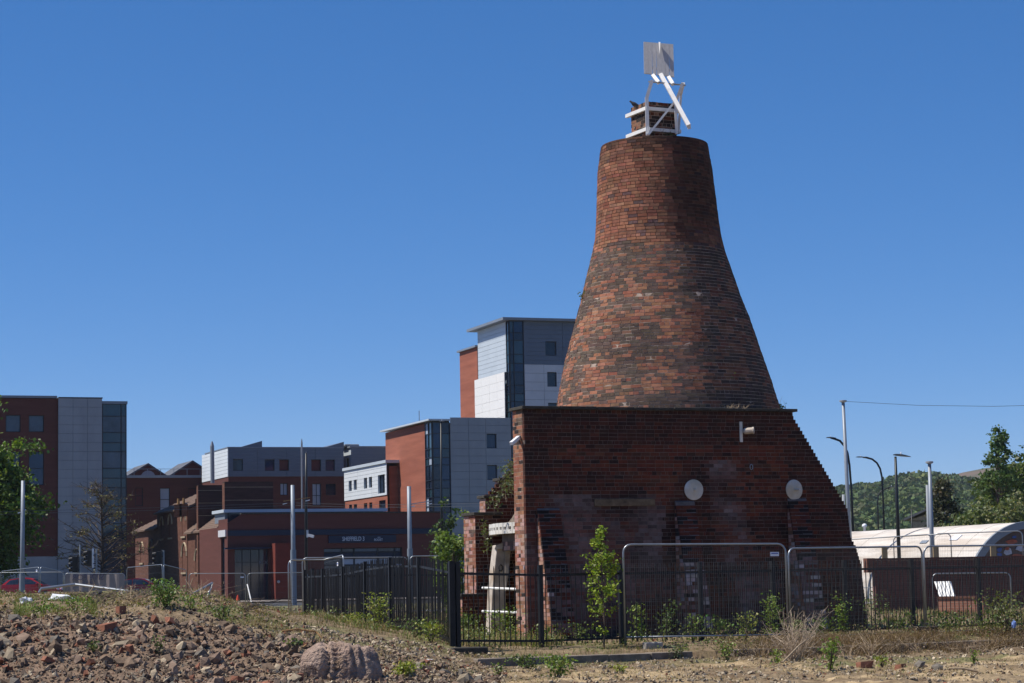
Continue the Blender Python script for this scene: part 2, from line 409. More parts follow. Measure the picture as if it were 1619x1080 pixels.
for i in range(20):
    L = .915; t = -.45 + i * L
    if random.random() < .06: continue
    b = MB(); j = random.uniform(-.012, .012)
    p = KERB0 + KU * t + Z * (-.355 + random.uniform(-.01, .01)) + KN * (.01 + j)
    b.box(p, KU * (L - .012), KN * -.30, Z * .275)
    b.build('kerb_stone', M_kerb, kb, bevel=.012)

# ------------------------------------------------------------------ hills beyond
def horizon(px): return CYP + 377.0 - tan(ROLL) * (px - CXP)
def hill_mesh(name, prof, D0, D1, Dback, m, drop=0.0, colf=None):
    pxs = np.arange(prof[0][0], prof[-1][0] + 1, 10.0); ys = np.interp(pxs, [p[0] for p in prof], [p[1] for p in prof])
    Ds = np.concatenate([np.linspace(D0, D1, 26), np.linspace(D1, Dback, 6)[1:]])
    V = []
    for px, yy in zip(pxs, ys):
        zt = (horizon(px) - yy) / FPX * D1 + EYE - drop
        for D in Ds:
            if D <= D1: z = zt * (D - D0) / (D1 - D0) + 4 * (float(fbm(px * .02, D * .01, 3, 3)) - .5) * (D > D0)
            else: z = zt * (1 - .5 * (D - D1) / (Dback - D1))
            x = (px - CXP) / FPX * D
            V.append((x, D, z))
    n, k = len(pxs), len(Ds); ii = np.arange(n * k).reshape(n, k)
    Fq = np.stack([ii[:-1, :-1], ii[1:, :-1], ii[1:, 1:], ii[:-1, 1:]], -1).reshape(-1, 4)
    tint = None
    if colf is not None: tint = [colf(v) for v in V]
    return structure(np_mesh(name, V, Fq, m, smooth=True, tint=tint)), pxs, ys
PROF1 = [(900, 800), (1200, 783), (1322, 775), (1351, 768), (1392, 763), (1430, 752), (1455, 751), (1483, 752), (1510, 757), (1560, 766), (1640, 775), (1760, 790), (2200, 850)]
PROF2 = [(1380, 800), (1470, 766), (1496, 753.5), (1525, 746), (1553, 739.5), (1601, 733), (1660, 729), (1750, 733), (1900, 760), (2300, 850)]
hill_mesh('hill', PROF1, 600, 1300, 1900, M_hill, drop=6)
def moorcol(v):
    n = float(fbm(v[0] * .012, v[1] * .012, 4, 8)); k = min(1, max(0, (n - .42) * 6))
    return (.15 * (1 - k) + .055 * k, .105 * (1 - k) + .075 * k, .075 * (1 - k) + .035 * k)
hill_mesh('moor_hill', PROF2, 1350, 2100, 2900, M_moor, colf=moorcol)
cent, cols = [], []
def wood_crowns(n, prof, D0, D1, drop, pxr, dmin):
    for i in range(n):
        px = random.uniform(*pxr); D = D1 - (D1 - dmin) * random.random() ** 1.2
        zt = (horizon(px) - np.interp(px, [p[0] for p in prof], [p[1] for p in prof])) / FPX * D1 + EYE - drop
        z = zt * (D - D0) / (D1 - D0); x = (px - CXP) / FPX * D
        rr = random.uniform(4.2, 7.0) * (D / 1200) ** .5; k = 105
        v = rng.normal(size=(k, 3)); v /= np.linalg.norm(v, axis=1)[:, None]; v[:, 2] = np.abs(v[:, 2]) * .95 - .15
        cent.append(np.array([x, D, z + rr * .35]) + v * rr * (0.72 + .4 * rng.random((k, 1))))
        base = random.choice([(.085, .125, .045), (.07, .11, .05), (.105, .15, .05), (.055, .09, .045), (.13, .165, .055), (.115, .13, .06)])
        cols.append(leafcol(k, base, .2, .06))
wood_crowns(1150, PROF1, 600, 1300, 6, (1290, 1700), 640)
V, Fq, T = leaf_cards(np.concatenate(cent), 2.3, np.concatenate(cols), aspect=.9)
wood = np_mesh('woodland', V, Fq, M_farleaf, tint=T); tag(wood, 'mass of green woodland covering the distant hillside', 'woodland', kind='stuff')

# ------------------------------------------------------------------ the brick kiln
KAng = 22.0
ku, kw = U(KAng), Wd(KAng); kn = -kw
K0 = at(835, 50, 0); K0.z = 0
CH = .088                                      # course height
kiln = thing('brick_kiln', 'tall bottle-shaped brick furnace cone rising behind a dark stepped brick end wall', 'kiln', K0)
def kp(t, w, z): return K0 + ku * t + kw * w + Z * z
BR = []                                        # all the bricks that are not picked out singly
def brk(lst, O, a, up, n, depth, col, jit=.004):
    lst.append((Vector(O) + n * random.uniform(-jit, jit), a, up, n, depth, col))
def bricks_np(lst):
    V = np.zeros((len(lst), 8, 3)); T = np.zeros((len(lst), 8, 3))
    for i, (O, a, up, n, d, c) in enumerate(lst):
        q = [O, O + a, O + a + up, O + up]
        for k in range(4):
            V[i, k] = q[k]; V[i, 4 + k] = q[k] - n * d
        T[i] = c
    V[:, :4] += rng.normal(size=(len(lst), 4, 3)) * .0014
    F0 = np.array([(0, 1, 2, 3), (3, 2, 6, 7), (0, 4, 5, 1), (0, 3, 7, 4), (1, 5, 6, 2)])
    Fq = (F0[None] + np.arange(len(lst))[:, None, None] * 8).reshape(-1, 4)
    return V, Fq, T
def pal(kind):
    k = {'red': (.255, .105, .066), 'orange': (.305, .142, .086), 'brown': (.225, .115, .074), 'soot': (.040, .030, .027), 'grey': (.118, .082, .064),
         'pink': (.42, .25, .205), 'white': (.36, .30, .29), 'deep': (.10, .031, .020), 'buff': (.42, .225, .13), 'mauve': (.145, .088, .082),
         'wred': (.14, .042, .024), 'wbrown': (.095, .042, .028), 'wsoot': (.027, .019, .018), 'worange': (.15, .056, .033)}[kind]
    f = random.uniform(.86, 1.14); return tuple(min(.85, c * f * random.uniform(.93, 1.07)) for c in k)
def lay(lst, O, du, n, z0, z1, tl, tr, colf, depth=.10, header_every=4, jit=.0022, hb=CH):
    nc = int(round((z1 - z0) / hb))
    for i in range(nc):
        z = z0 + i * hb; a, b = (tl(z) if callable(tl) else tl), (tr(z) if callable(tr) else tr)
        hd = header_every and i % header_every == header_every - 1
        L = .1165 if hd else .233
        t = a - (L * .5 if i % 2 and not hd else (L * .25 if hd else 0))
        while t < b - .01:
            l = L if random.random() > .08 else L * .5
            s, e = max(t, a), min(t + l, b); t += l
            if e - s < .03: continue
            g = .010
            brk(lst, O + du * (s + g / 2) + Z * (z + g / 2), du * (e - s - g), Z * (hb - g + random.uniform(-.002, .002)), n, depth, colf((s + e) / 2, z), jit)

# right-hand racked edge of the front wall
ED = [hit(px, py, K0, ku) for px, py in ((1254, 659), (1297, 731), (1340, 804), (1345, 850), (1353, 864), (1361, 890), (1371, 974), (1374, 1015))]
ez = [e[1] for e in ED][::-1]; et = [e[0] for e in ED][::-1]
ZT = round(hit(1040, 649.5, K0, ku)[1] / CH) * CH
def edge(z): return float(np.interp(z + CH * .5, ez, et))
ZB = -.088
def nz(t, z, s, seed): return float(fbm(np.float64(t * s), np.float64(z * s), 3, seed))
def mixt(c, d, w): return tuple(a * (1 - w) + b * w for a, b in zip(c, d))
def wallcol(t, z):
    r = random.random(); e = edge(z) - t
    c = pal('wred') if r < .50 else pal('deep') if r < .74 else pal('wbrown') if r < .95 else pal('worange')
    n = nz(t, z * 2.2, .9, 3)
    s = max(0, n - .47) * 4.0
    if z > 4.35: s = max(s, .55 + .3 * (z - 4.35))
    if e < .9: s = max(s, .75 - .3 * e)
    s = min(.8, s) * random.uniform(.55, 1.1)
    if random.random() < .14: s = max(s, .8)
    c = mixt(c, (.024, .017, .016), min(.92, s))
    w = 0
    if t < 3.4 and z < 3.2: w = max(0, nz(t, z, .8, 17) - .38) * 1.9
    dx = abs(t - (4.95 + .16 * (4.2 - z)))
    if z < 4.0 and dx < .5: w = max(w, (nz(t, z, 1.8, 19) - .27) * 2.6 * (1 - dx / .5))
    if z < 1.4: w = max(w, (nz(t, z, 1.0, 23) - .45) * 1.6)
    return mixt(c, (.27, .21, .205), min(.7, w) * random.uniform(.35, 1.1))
FW = []
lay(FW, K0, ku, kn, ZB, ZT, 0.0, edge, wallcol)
def endcol(t, z):
    r = random.random()
    if z < 3.0 and r < .42: return pal('pink')
    if z < 2.3 and random.random() < .35 * max(0, nz(t, z, 1.4, 44) - .3) * 2: return pal('white')
    if z > 4.3 and r < .4: return pal('grey')
    return pal('red') if r < .55 else pal('orange') if r < .78 else pal('brown') if r < .92 else pal('soot')
WT = .68
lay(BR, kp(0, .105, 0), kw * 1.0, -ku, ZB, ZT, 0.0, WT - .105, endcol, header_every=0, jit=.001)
front_wall = MB()
for i in range(int(round((ZT - ZB) / CH))):      # stepped mortar core
    z = ZB + i * CH; e = edge(z)
    front_wall.box(kp(.010, .006, z), ku * (e - .016), kw * (WT - .009), Z * CH)
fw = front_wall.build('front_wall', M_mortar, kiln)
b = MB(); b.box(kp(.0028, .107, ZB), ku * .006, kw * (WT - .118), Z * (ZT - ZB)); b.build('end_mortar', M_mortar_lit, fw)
FW.sort(key=lambda b: -(.5 * (b[1].length > .2) - .06 * abs((b[0] - K0).dot(ku) - 2.6) - .05 * abs(b[0].z - 3.4)))
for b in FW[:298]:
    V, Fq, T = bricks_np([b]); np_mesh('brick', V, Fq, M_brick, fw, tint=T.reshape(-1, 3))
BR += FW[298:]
# coping slabs
t = -.06
while t < edge(ZT - CH) + .05:
    L = min(random.uniform(.85, 1.05), edge(ZT - CH) + .10 - t)
    if L < .2: break
    b = MB(); b.box(kp(t, -.07, ZT + .004 + random.uniform(-.004, .006)), ku * (L - .012), kw * (WT + .14), Z * .068); b.build('coping_stone', M_sootstone, fw, bevel=.008); t += L

# battered buttresses in front of the wall
def buttress(px0, py0, px1, zb_w, lit):
    t0, zt = hit(px0, py0, K0, ku); t1, _ = hit(px1, py0, K0, ku); d = zb_w
    b = MB(); o = kp(t0 + .008, -.004, ZB)
    prof = [o, o + kn * d, o + kn * (d * .62) + Z * (zt - ZB) * .42, o + kn * .05 + Z * (zt - ZB)  , o + Z * (zt - ZB + .03)]
    b.prism([p for p in prof], ku * (t1 - t0 - .016)); bo = b.build('buttress', M_mortar, fw)
    nc = int((zt - ZB) / CH); W_ = t1 - t0
    for i in range(nc):
        z = ZB + i * CH; f = (z - ZB) / (zt - ZB)
        dd = d + (d * .62 - d) * f / .42 if f < .42 else d * .62 + (.05 - d * .62) * (f - .42) / .58
        k = 2 if i % 2 else 3; t = t0; ls = [W_ / 2] * 2 if k == 2 else [W_ * .25, W_ * .5, W_ * .25]
        for l in ls:
            cz = pal('mauve') if random.random() < .4 and f < .55 else pal('white') if f < .55 and random.random() < (.55 if not lit else .12) else (pal('wsoot') if random.random() < .45 else pal('deep'))
            brk(BR, kp(t + .005, -dd - .003, z + .005), ku * (l - .01), Z * (CH - .01), kn, .06, cz); t += l
        nb = max(1, int(round(dd / .2)))
        for j in range(nb):
            brk(BR, kp(t0, -dd + .055 + j * (dd - .06) / nb, z + .005), kw * ((dd - .06) / nb - .01), Z * (CH - .01), -ku, .05, endcol(j * .2, z))
buttress(848, 806, 884, .88, True); buttress(1066, 794, 1097, .85, False); buttress(1244, 790, 1274, .9, False)

# stone lintel band, ring and iron plates on the front wall
t0, z1 = hit(939, 789, K0, ku); t1, z0 = hit(1035, 800, K0, ku)
b = MB(); b.box(kp(t0, -.035, z0), ku * (t1 - t0), kw * .12, Z * (z1 - z0)); b.build('stone_lintel', M_lintel, fw, bevel=.01)
t0, zz = hit(1187, 738.5, K0, ku); b = MB()
b.tube([kp(t0 + .035 * cos(a), -.03, zz + .065 * sin(a)) for a in np.linspace(0, 2 * pi, 13)], .009, 5, cap=False); b.build('iron_ring', M_galv, fw)
for (px, py, dx) in ((1096, 774.5, 0), (1254.5, 774.5, .05)):
    t0, zz = hit(px, py, K0, ku); c = kp(t0, -.02, zz); axis_ = (kn + ku * dx * 3 ).normalized()
    b = MB(); b.lathe(c, [(.22, -.03), (.242, .0), (.24, .02), (.16, .045), (.06, .06)], 28, axis_); pl = b.build('tie_plate', M_plate, kiln, smooth=False)
    pl['label'] = 'round white iron tie plate with rust stains on dark brick'
    b = MB(); x = axis_.orthogonal(); x = ku - axis_ * ku.dot(axis_); x.normalize(); y = axis_.cross(x)
    for a in (R(95), R(205), R(335)):
        dirv = x * cos(a) + Z * sin(a); b.bar(c + axis_ * .055, c + axis_ * .028 + dirv * .2, .014, .014, axis_)
    b.build('rib', M_plate, pl)
    b = MB(); b.lathe(c + axis_ * .05, [(.05, 0), (.045, .02), (.025, .03), (.022, .05 + dx * 2.6)], 10, axis_); b.build('boss', M_plate, pl)

# the cone
SIL = [(231, 950, 1119), (246, 947.5, 1121.5), (270, 944.5, 1126), (300, 943.5, 1130), (340, 942.5, 1135), (375, 940.5, 1140), (400, 935.5, 1146), (440, 925.5, 1160),
       (478, 917, 1173), (504, 909.5, 1184), (569, 892.5, 1206), (606, 885, 1219), (644, 878.5, 1231)]
WC = 3.4
tc, zc_ = hit(1054.7, 644, kp(0, WC, 0), ku)
DC = kp(tc, WC, 0).y
rows = []
for y, xl, xr in SIL:
    a, b_ = P(xl, y, DC), P(xr, y, DC)
    rows.append(((a.z + b_.z) / 2, (a.x + b_.x) / 2, (b_.x - a.x) / 2 * .998))
rows.sort()
zb, xb, rb = rows[0]
rows = [(-.1, xb + .10, 3.28), (3.2, xb + .05, 3.2)] + rows if rb < 3.2 else rows
rz, rx, rrad = [r[0] for r in rows], [r[1] for r in rows], [r[2] for r in rows]
def cone_c(z): return float(np.interp(z, rz, rx))
def cone_r(z): return float(np.interp(z, rz, rrad))
ZTOP = rows[-1][0]
b = MB(); NS = 128; levels = np.linspace(-.1, ZTOP, 60)
for z in levels:
    for k in range(NS):
        a = 2 * pi * k / NS; r = cone_r(z) - (.0065 if z < 1.35 + (horizon(1040) - 405) / (FPX / DC) else .010); b.v.append((cone_c(z) + r * sin(a), DC - r * cos(a), z))
for i in range(len(levels) - 1):
    for k in range(NS):
        k2 = (k + 1) % NS; b.f.append((i * NS + k, i * NS + k2, (i + 1) * NS + k2, (i + 1) * NS + k))
b.f.append(tuple((len(levels) - 1) * NS + k for k in range(NS)))
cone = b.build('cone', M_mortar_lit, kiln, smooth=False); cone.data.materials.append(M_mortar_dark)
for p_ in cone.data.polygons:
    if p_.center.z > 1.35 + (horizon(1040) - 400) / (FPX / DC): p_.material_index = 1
def yz(y): return float((horizon(1040) - y) / (FPX / DC) + EYE)
zA, zB_, zBand1, zBand2 = yz(262), yz(390), yz(402), yz(462)
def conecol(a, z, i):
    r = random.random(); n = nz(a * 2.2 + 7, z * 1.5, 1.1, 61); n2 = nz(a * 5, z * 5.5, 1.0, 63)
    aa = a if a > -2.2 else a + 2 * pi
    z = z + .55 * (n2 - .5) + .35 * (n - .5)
    side = .9 * float(sstep(.04, .40, np.float64(aa + .30 * (n - .5)))) * float(sstep(2.9, 2.2, np.float64(aa)))  # darkens the right side: collar soot plus shade painted into the bricks
    if z > zB_:                                   # upper collar: even red-brown, soot and painted shade on the right, soot round the rim
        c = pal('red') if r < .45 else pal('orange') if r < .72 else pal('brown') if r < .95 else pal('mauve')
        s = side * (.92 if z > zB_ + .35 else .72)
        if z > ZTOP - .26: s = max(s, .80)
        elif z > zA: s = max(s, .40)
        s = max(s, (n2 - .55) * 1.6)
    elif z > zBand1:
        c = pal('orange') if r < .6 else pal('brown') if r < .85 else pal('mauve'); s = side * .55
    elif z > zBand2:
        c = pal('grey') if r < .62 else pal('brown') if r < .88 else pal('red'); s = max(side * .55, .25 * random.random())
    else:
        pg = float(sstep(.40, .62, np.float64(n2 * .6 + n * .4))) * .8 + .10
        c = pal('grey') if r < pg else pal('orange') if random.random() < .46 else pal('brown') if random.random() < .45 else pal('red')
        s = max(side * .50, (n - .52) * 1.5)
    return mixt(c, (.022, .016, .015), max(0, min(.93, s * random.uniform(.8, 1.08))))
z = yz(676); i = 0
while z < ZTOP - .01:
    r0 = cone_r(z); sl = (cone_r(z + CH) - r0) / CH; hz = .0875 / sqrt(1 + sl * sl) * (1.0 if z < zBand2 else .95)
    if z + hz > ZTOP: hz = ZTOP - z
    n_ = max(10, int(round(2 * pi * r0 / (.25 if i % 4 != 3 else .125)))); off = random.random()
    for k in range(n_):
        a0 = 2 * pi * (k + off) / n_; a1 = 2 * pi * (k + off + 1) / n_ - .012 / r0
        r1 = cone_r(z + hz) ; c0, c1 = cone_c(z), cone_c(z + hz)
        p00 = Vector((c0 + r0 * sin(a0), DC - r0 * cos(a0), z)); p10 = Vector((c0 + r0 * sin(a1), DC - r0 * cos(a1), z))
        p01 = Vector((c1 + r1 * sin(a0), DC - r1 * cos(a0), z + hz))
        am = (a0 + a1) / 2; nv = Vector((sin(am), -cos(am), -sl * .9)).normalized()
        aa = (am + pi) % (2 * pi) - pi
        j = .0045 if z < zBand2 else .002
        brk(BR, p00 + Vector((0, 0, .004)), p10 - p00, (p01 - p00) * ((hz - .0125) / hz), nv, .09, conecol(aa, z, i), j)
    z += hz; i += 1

# chimney stack on top
CA = 26.0; cu, cw = U(CA), Wd(CA); cn = -cw
cz1 = ZTOP + 1.02
cC = Vector((cone_c(ZTOP), DC, 0)); SD = .84
def cp(t, w, z): return cC + cu * t + cw * w + Z * z
stack = MB(); h = SD / 2
stack.box(cp(-h + .004, -h + .004, ZTOP - .05), cu * (SD - .008), cw * (SD - .008), Z * (cz1 - ZTOP + .04)); st = stack.build('chimney_stack', M_mortar_lit, kiln)
CB = []
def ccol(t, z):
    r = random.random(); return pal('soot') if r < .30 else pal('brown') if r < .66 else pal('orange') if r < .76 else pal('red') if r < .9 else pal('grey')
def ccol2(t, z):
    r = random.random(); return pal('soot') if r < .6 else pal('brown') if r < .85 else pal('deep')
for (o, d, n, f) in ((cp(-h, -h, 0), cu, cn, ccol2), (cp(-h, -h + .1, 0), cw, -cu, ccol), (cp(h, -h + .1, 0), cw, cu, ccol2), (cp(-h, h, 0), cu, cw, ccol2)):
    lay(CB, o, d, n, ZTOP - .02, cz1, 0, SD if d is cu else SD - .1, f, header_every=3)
BR += CB
# white damper frame round the stack and the raised damper lid
fr = MB(); q = .05
zb1, zb2 = ZTOP + .80, ZTOP + .27
for zb_ in (zb1, zb2):
    fr.box(cp(-h - .02, -h - .075, zb_), cu * (SD + .1), cw * .07, Z * .085); fr.box(cp(-h - .075, -h - .12, zb_ + .002), cu * .07, cw * (SD + .28), Z * .088)
    fr.box(cp(h + .005, -h - .1, zb_ + .002), cu * .07, cw * (SD + .2), Z * .085); fr.box(cp(-h - .02, h + .005, zb_), cu * (SD + .1), cw * .07, Z * .085)
band = fr.build('timber_band', M_white, kiln)
DF = cp(-h, -h - .1, 0).y
def pf(px, py, dd=0.0): return P(px, py, DF + dd)
def beam(name, pts, w, m=M_white, parent=kiln, h_=None):
    b = MB()
    for a, c in zip(pts[:-1], pts[1:]): b.bar(a, c, w, h_ or w, (0, -1, .001))
    return b.build(name, m, parent)
frame = beam('damper_post', [pf(1024, 214), pf(1022.5, 155), pf(1031, 127)], .085)
beam('damper_post', [pf(1070, 212, .25), pf(1068, 163, .25), pf(1079.5, 131, .1)], .07)
beam('damper_post', [pf(1073, 205, .7), pf(1076.5, 150, .6), pf(1081, 132, .15)], .06)
beam('brace', [pf(1025, 213, -.08), pf(1069, 158, -.05)], .05)
b = MB(); b.tube([pf(1025, 129, .05), pf(1084, 135, .12)], .02, 6); b.build('pivot_rod', M_galv, kiln)
lev = beam('lever_arm', [pf(1044.5, 118, .28), pf(1058, 142, .0), pf(1089, 199, -.55)], .10)
beam('lever_tip', [pf(1088.5, 197, -.54), pf(1090, 204, -.52)], .075, M_whiteold, lev)
for a, c in (((1032, 119), (1041.5, 131)), ((1057, 122), (1064, 133.5))): beam('hinge_arm', [pf(*a, .3), pf(*c, .08)], .085)
lid = thing('damper_lid', None, None, (0, 0, 0)); lid.parent = kiln; lid.location = pf(1042, 118, .3) - K0
NP = 7
for i in range(NP):
    f0, f1 = i / NP, (i + 1) / NP
    def lp(f, g): 
        top = pf(1017.5 + 47 * f, 66 + 4 * f, .42); bot = pf(1018.5 + 47.5 * f, 115.5 + 6 * f, .26); return bot.lerp(top, g)
    gap = .13 if i in (1, 2, 5) else .03
    b = MB(); A_, B_, C_, D_ = lp(f0, 0), lp(f1 - gap / NP, 0), lp(f1 - gap / NP * .1, 1), lp(f0, 1)
    nv = (B_ - A_).cross(D_ - A_).normalized(); b.prism([A_, B_, C_, D_], nv * -.045); b.build('plank', M_board, lid)
    # ends of the planks are held by two ledges behind
b = MB(); b.bar(lp(.0, .2) + Vector((0, .06, 0)), lp(1, .2) + Vector((0, .06, 0)), .08, .05); b.bar(lp(.0, .8) + Vector((0, .06, 0)), lp(1, .8) + Vector((0, .06, 0)), .08, .05); b.build('ledge', M_board, lid)
pc = (pf(1041.2, 67.3, .40), pf(1043.8, 67.5, .36), pf(1043, 85, .33)); b = MB(); b.prism(pc, Vector((0, -.06, 0))); b.build('centre_fin', M_white, lid)

# rear wall: stepped, with stone copings, seen past the left end of the front wall
rw = MB(); RWW = 6.2
def rhit(px, py, w=RWW): return hit(px, py, kp(0, w, 0), ku)
steps = []
for px, py in ((767, 788), (792, 760.5), (817, 735)): steps.append(rhit(px, py))
tP, zP = rhit(751, 815, 5.8); tP2, zP2 = rhit(730, 944, 5.75)
steps += [(steps[-1][0] + .43 * k, steps[-1][1] + .44 * k) for k in range(1, 7)]
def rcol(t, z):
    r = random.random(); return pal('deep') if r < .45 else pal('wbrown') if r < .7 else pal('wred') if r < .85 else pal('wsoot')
def rendcol(t, z):
    r = random.random(); return pal('red') if r < .25 else pal('orange') if r < .5 else pal('pink') if r < .92 else pal('grey')
ts = [tP + .02] + [s[0] for s in steps]; zs_ = [zP] + [s[1] for s in steps]
RT = ts[-1] + 3.9
for i, (t_, z_) in enumerate(zip(ts, zs_)):
    if i == 0: continue
    tn = ts[i + 1] if i + 1 < len(ts) else RT
    rw.box(kp(t_ + .004, RWW + .004, ZB), ku * (tn - t_), kw * .40, Z * (z_ - ZB))
    zlow = zs_[i - 1] if i > 1 else zP - .1
    lay(BR, kp(t_, RWW + .0, 0), kw, -ku, zlow, z_, 0.0, .40, rendcol, header_every=0)
    b = MB(); b.box(kp(t_ - .05, RWW - .05, z_ + .004), ku * (min(tn - t_, 1.2) + (.04 if i + 1 < len(ts) else 0)), kw * .52, Z * .075)
    if i < 9: b.build('coping_stone', M_sootstone, kiln, bevel=.01)
rw.box(kp(tP + .004, 5.804, ZB), ku * (ts[1] - tP + .25), kw * .80, Z * (zP - ZB)); rw.box(kp(tP2 + .004, 5.724, ZB), ku * (tP - tP2 + .3), kw * .9, Z * (zP2 - ZB))
rwo = rw.build('rear_wall', M_mortar_lit, kiln)
lay(BR, kp(tP, 5.8, 0), kw, -ku, zP2, zP, 0, .82, rendcol, header_every=0)
lay(BR, kp(tP, 5.8, 0), ku, kn, zP2 , zP, 0, ts[1] - tP + .26, rcol, header_every=3)
lay(BR, kp(tP2, 5.72, 0), kw, -ku, ZB, zP2, 0, .9, rendcol, header_every=0)
lay(BR, kp(tP2, 5.72, 0), ku, kn, ZB, zP2, 0, tP - tP2 + .3, rcol, header_every=3)
lay(BR, kp(0, RWW, 0), ku, kn, ZB, steps[3][1], lambda z: float(np.interp(z, [zP] + [s[1] for s in steps[:4]], [ts[1]] + [s[0] for s in steps[:4]])) + .02, steps[3][0] + .6, rcol, header_every=3)
for (o, l, w, z_) in ((kp(tP - .05, 5.74, zP + .004), ts[1] - tP + .34, .92, .075), (kp(tP2 - .04, 5.68, zP2 + .004), tP - tP2 + .34, .96, .07)):
    b = MB(); b.box(o, ku * l, kw * w, Z * z_); b.build('coping_stone', M_sootstone, kiln, bevel=.01)

# side chamber between the walls: rubble slope, white ring, soffit, brick arch, cream jamb
def cyl(angle, r, z):      # angle from -ku turning towards kw
    d = -ku * cos(angle) + kw * sin(angle); return Vector((cone_c(4.6), DC, 0)) + d * r + Z * z
RR = 4.50; zr0, zr1 = 2.46, 2.72
A0, A1 = R(-34), R(36)
def sector(name, prof, m, flip=False, n=22, jit=0.0, a0=A0, a1=A1, mirror=False):
    b = MB(); k = len(prof)
    for i in range(n + 1):
        a = a0 + (a1 - a0) * i / n
        for r, z in prof:
            rr = r + (jit * (float(vnoise(i * .9, z * 3.1, 4)) - .5) if jit else 0)
            p = cyl(a, rr, z)
            if mirror: 
                c = Vector((cone_c(4.6), DC, 0)); q_ = p - c; p = c + q_ - ku * 2 * q_.dot(ku)
            b.v.append(tuple(p))
    for i in range(n):
        for j in range(k - 1): b.f.append((i * k + j, (i + 1) * k + j, (i + 1) * k + j + 1, i * k + j + 1))
    return b.build(name, m, kiln)
M_rubfill = mat('rubble_fill', (.17, .135, .105), .95, var=.4, scale=6, bump=.08, bscale=10)
sector('rubble_slope', [(RR - .05, zr1), (RR - .55, zr1 + .05), (RR - .75, zr1 + .42), (3.35, 4.0), (2.95, 4.95), (2.7, 5.3)], M_rubfill, jit=.25)
sector('rubble_slope', [(4.3, -.1), (4.25, 2.6), (3.55, 4.0), (2.7, 5.3)], M_rubfill, jit=.25, mirror=True, a0=R(-26))
sector('soffit', [(3.1, zr0 + .02), (RR - .12, zr0 + .02), (RR - .12, zr1)], M_sootstone)
sector('arch_band', [(3.6, 2.06), (4.2, 2.06), (4.2, zr0 + .02)], M_mortar)
na = 24
for i in range(na):
    a = A0 + (A1 - A0) * i / na; a2 = A0 + (A1 - A0) * (i + 1) / na - .004
    for zz in (2.08, 2.185):
        brk(BR, cyl(a, 4.215, zz), cyl(a2, 4.215, zz) - cyl(a, 4.215, zz), Z * .095, -ku * cos(a) + kw * sin(a), .1, pal('pink') if random.random() < .6 else pal('mauve'))
nb = 21
for i in range(nb):
    a = A0 + (A1 - A0) * (i + .5) / nb; dr = -ku * cos(a) + kw * sin(a); tg = Z.cross(dr) * -1
    L = RR * (A1 - A0) / nb; c = cyl(a, RR, (zr0 + zr1) / 2)
    b = MB(); hh = zr1 - zr0; pr = c + dr * .02
    # a frame round a sunk slot
    b.box(pr - tg * (L / 2 - .008) - Z * hh / 2, tg * (L - .016), dr * -.16, Z * hh * .36); b.box(pr - tg * (L / 2 - .008) + Z * hh * .14, tg * (L - .016), dr * -.16, Z * hh * .36)
    b.box(pr - tg * (L / 2 - .008) - Z * hh * .14, tg * L * .2, dr * -.16, Z * hh * .28); b.box(pr + tg * (L / 2 - .008 - L * .2) - Z * hh * .14, tg * L * .2, dr * -.16, Z * hh * .28)
    seg = b.build('ring_segment', M_whiteold, kiln)
    b = MB(); b.box(pr - dr * .05 - tg * L * .3 - Z * hh * .14, tg * L * .6, dr * -.1, Z * hh * .28); b.build('slot', M_hutdark, seg)
DJ = DC - .4
def pj(px, py, dd=0): return P(px, py, DJ + dd)
JC = P(785, 930, DJ); JC.z = 0
def pk(px, py): t_, z_ = hit(px, py, JC, ku); return JC + ku * t_ + Z * z_
b = MB(); b.prism([pk(786, 862), pk(798, 862), pk(800, 900), pk(800, 1008), pk(775, 1008), pk(779, 925)], kw * .34); jb = b.build('door_jamb', M_cream, kiln, bevel=.02)
b = MB(); b.prism([pj(798, 864, -.05), pj(808, 864, -.05), pj(805, 900, -.05), pj(800, 935, -.05), pj(798.5, 935, -.05)], Vector((0, .25, 0))); b.build('door_bracket', M_cream, kiln, bevel=.01)
b = MB(); b.prism([pj(782, 868, -.1), pj(784, 862, -.1), pj(800, 857, -.1), pj(835, 855, -.1), pj(835, 859, -.1), pj(806, 862, -.1), pj(797, 868, -.1)], Vector((0, .5, 0))); b.build('door_arch', M_cream, kiln)
b = MB(); b.lathe(pk(793, 970), [(.05, 0), (.05, .05), (.02, .06)], 8, kn); b.build('bolt_head', M_whiteold, jb)
b = MB(); b.tube([pk(791 + 3 * cos(a), 898 + 5 * sin(a)) + kn * .03 for a in np.linspace(0, 2 * pi, 11)], .014, 5, cap=False); b.build('iron_ring', M_black, jb)
for (y0, y1) in ((929.5, 932), (966.5, 969)):
    b = MB(); b.tube([P(763, y0, 53.6), P(829, y1, 50.72)], .03, 7); rb_ = b.build('steel_rail', M_white); tag(rb_, 'upper white steel rail across the kiln side opening' if y0 < 950 else 'lower white steel rail across the kiln side opening', 'rail')
V, Fq, T = bricks_np(BR); bw = np_mesh('brickwork', V, Fq, M_brick, kiln, tint=T.reshape(-1, 3)); bw['kind'] = 'stuff'
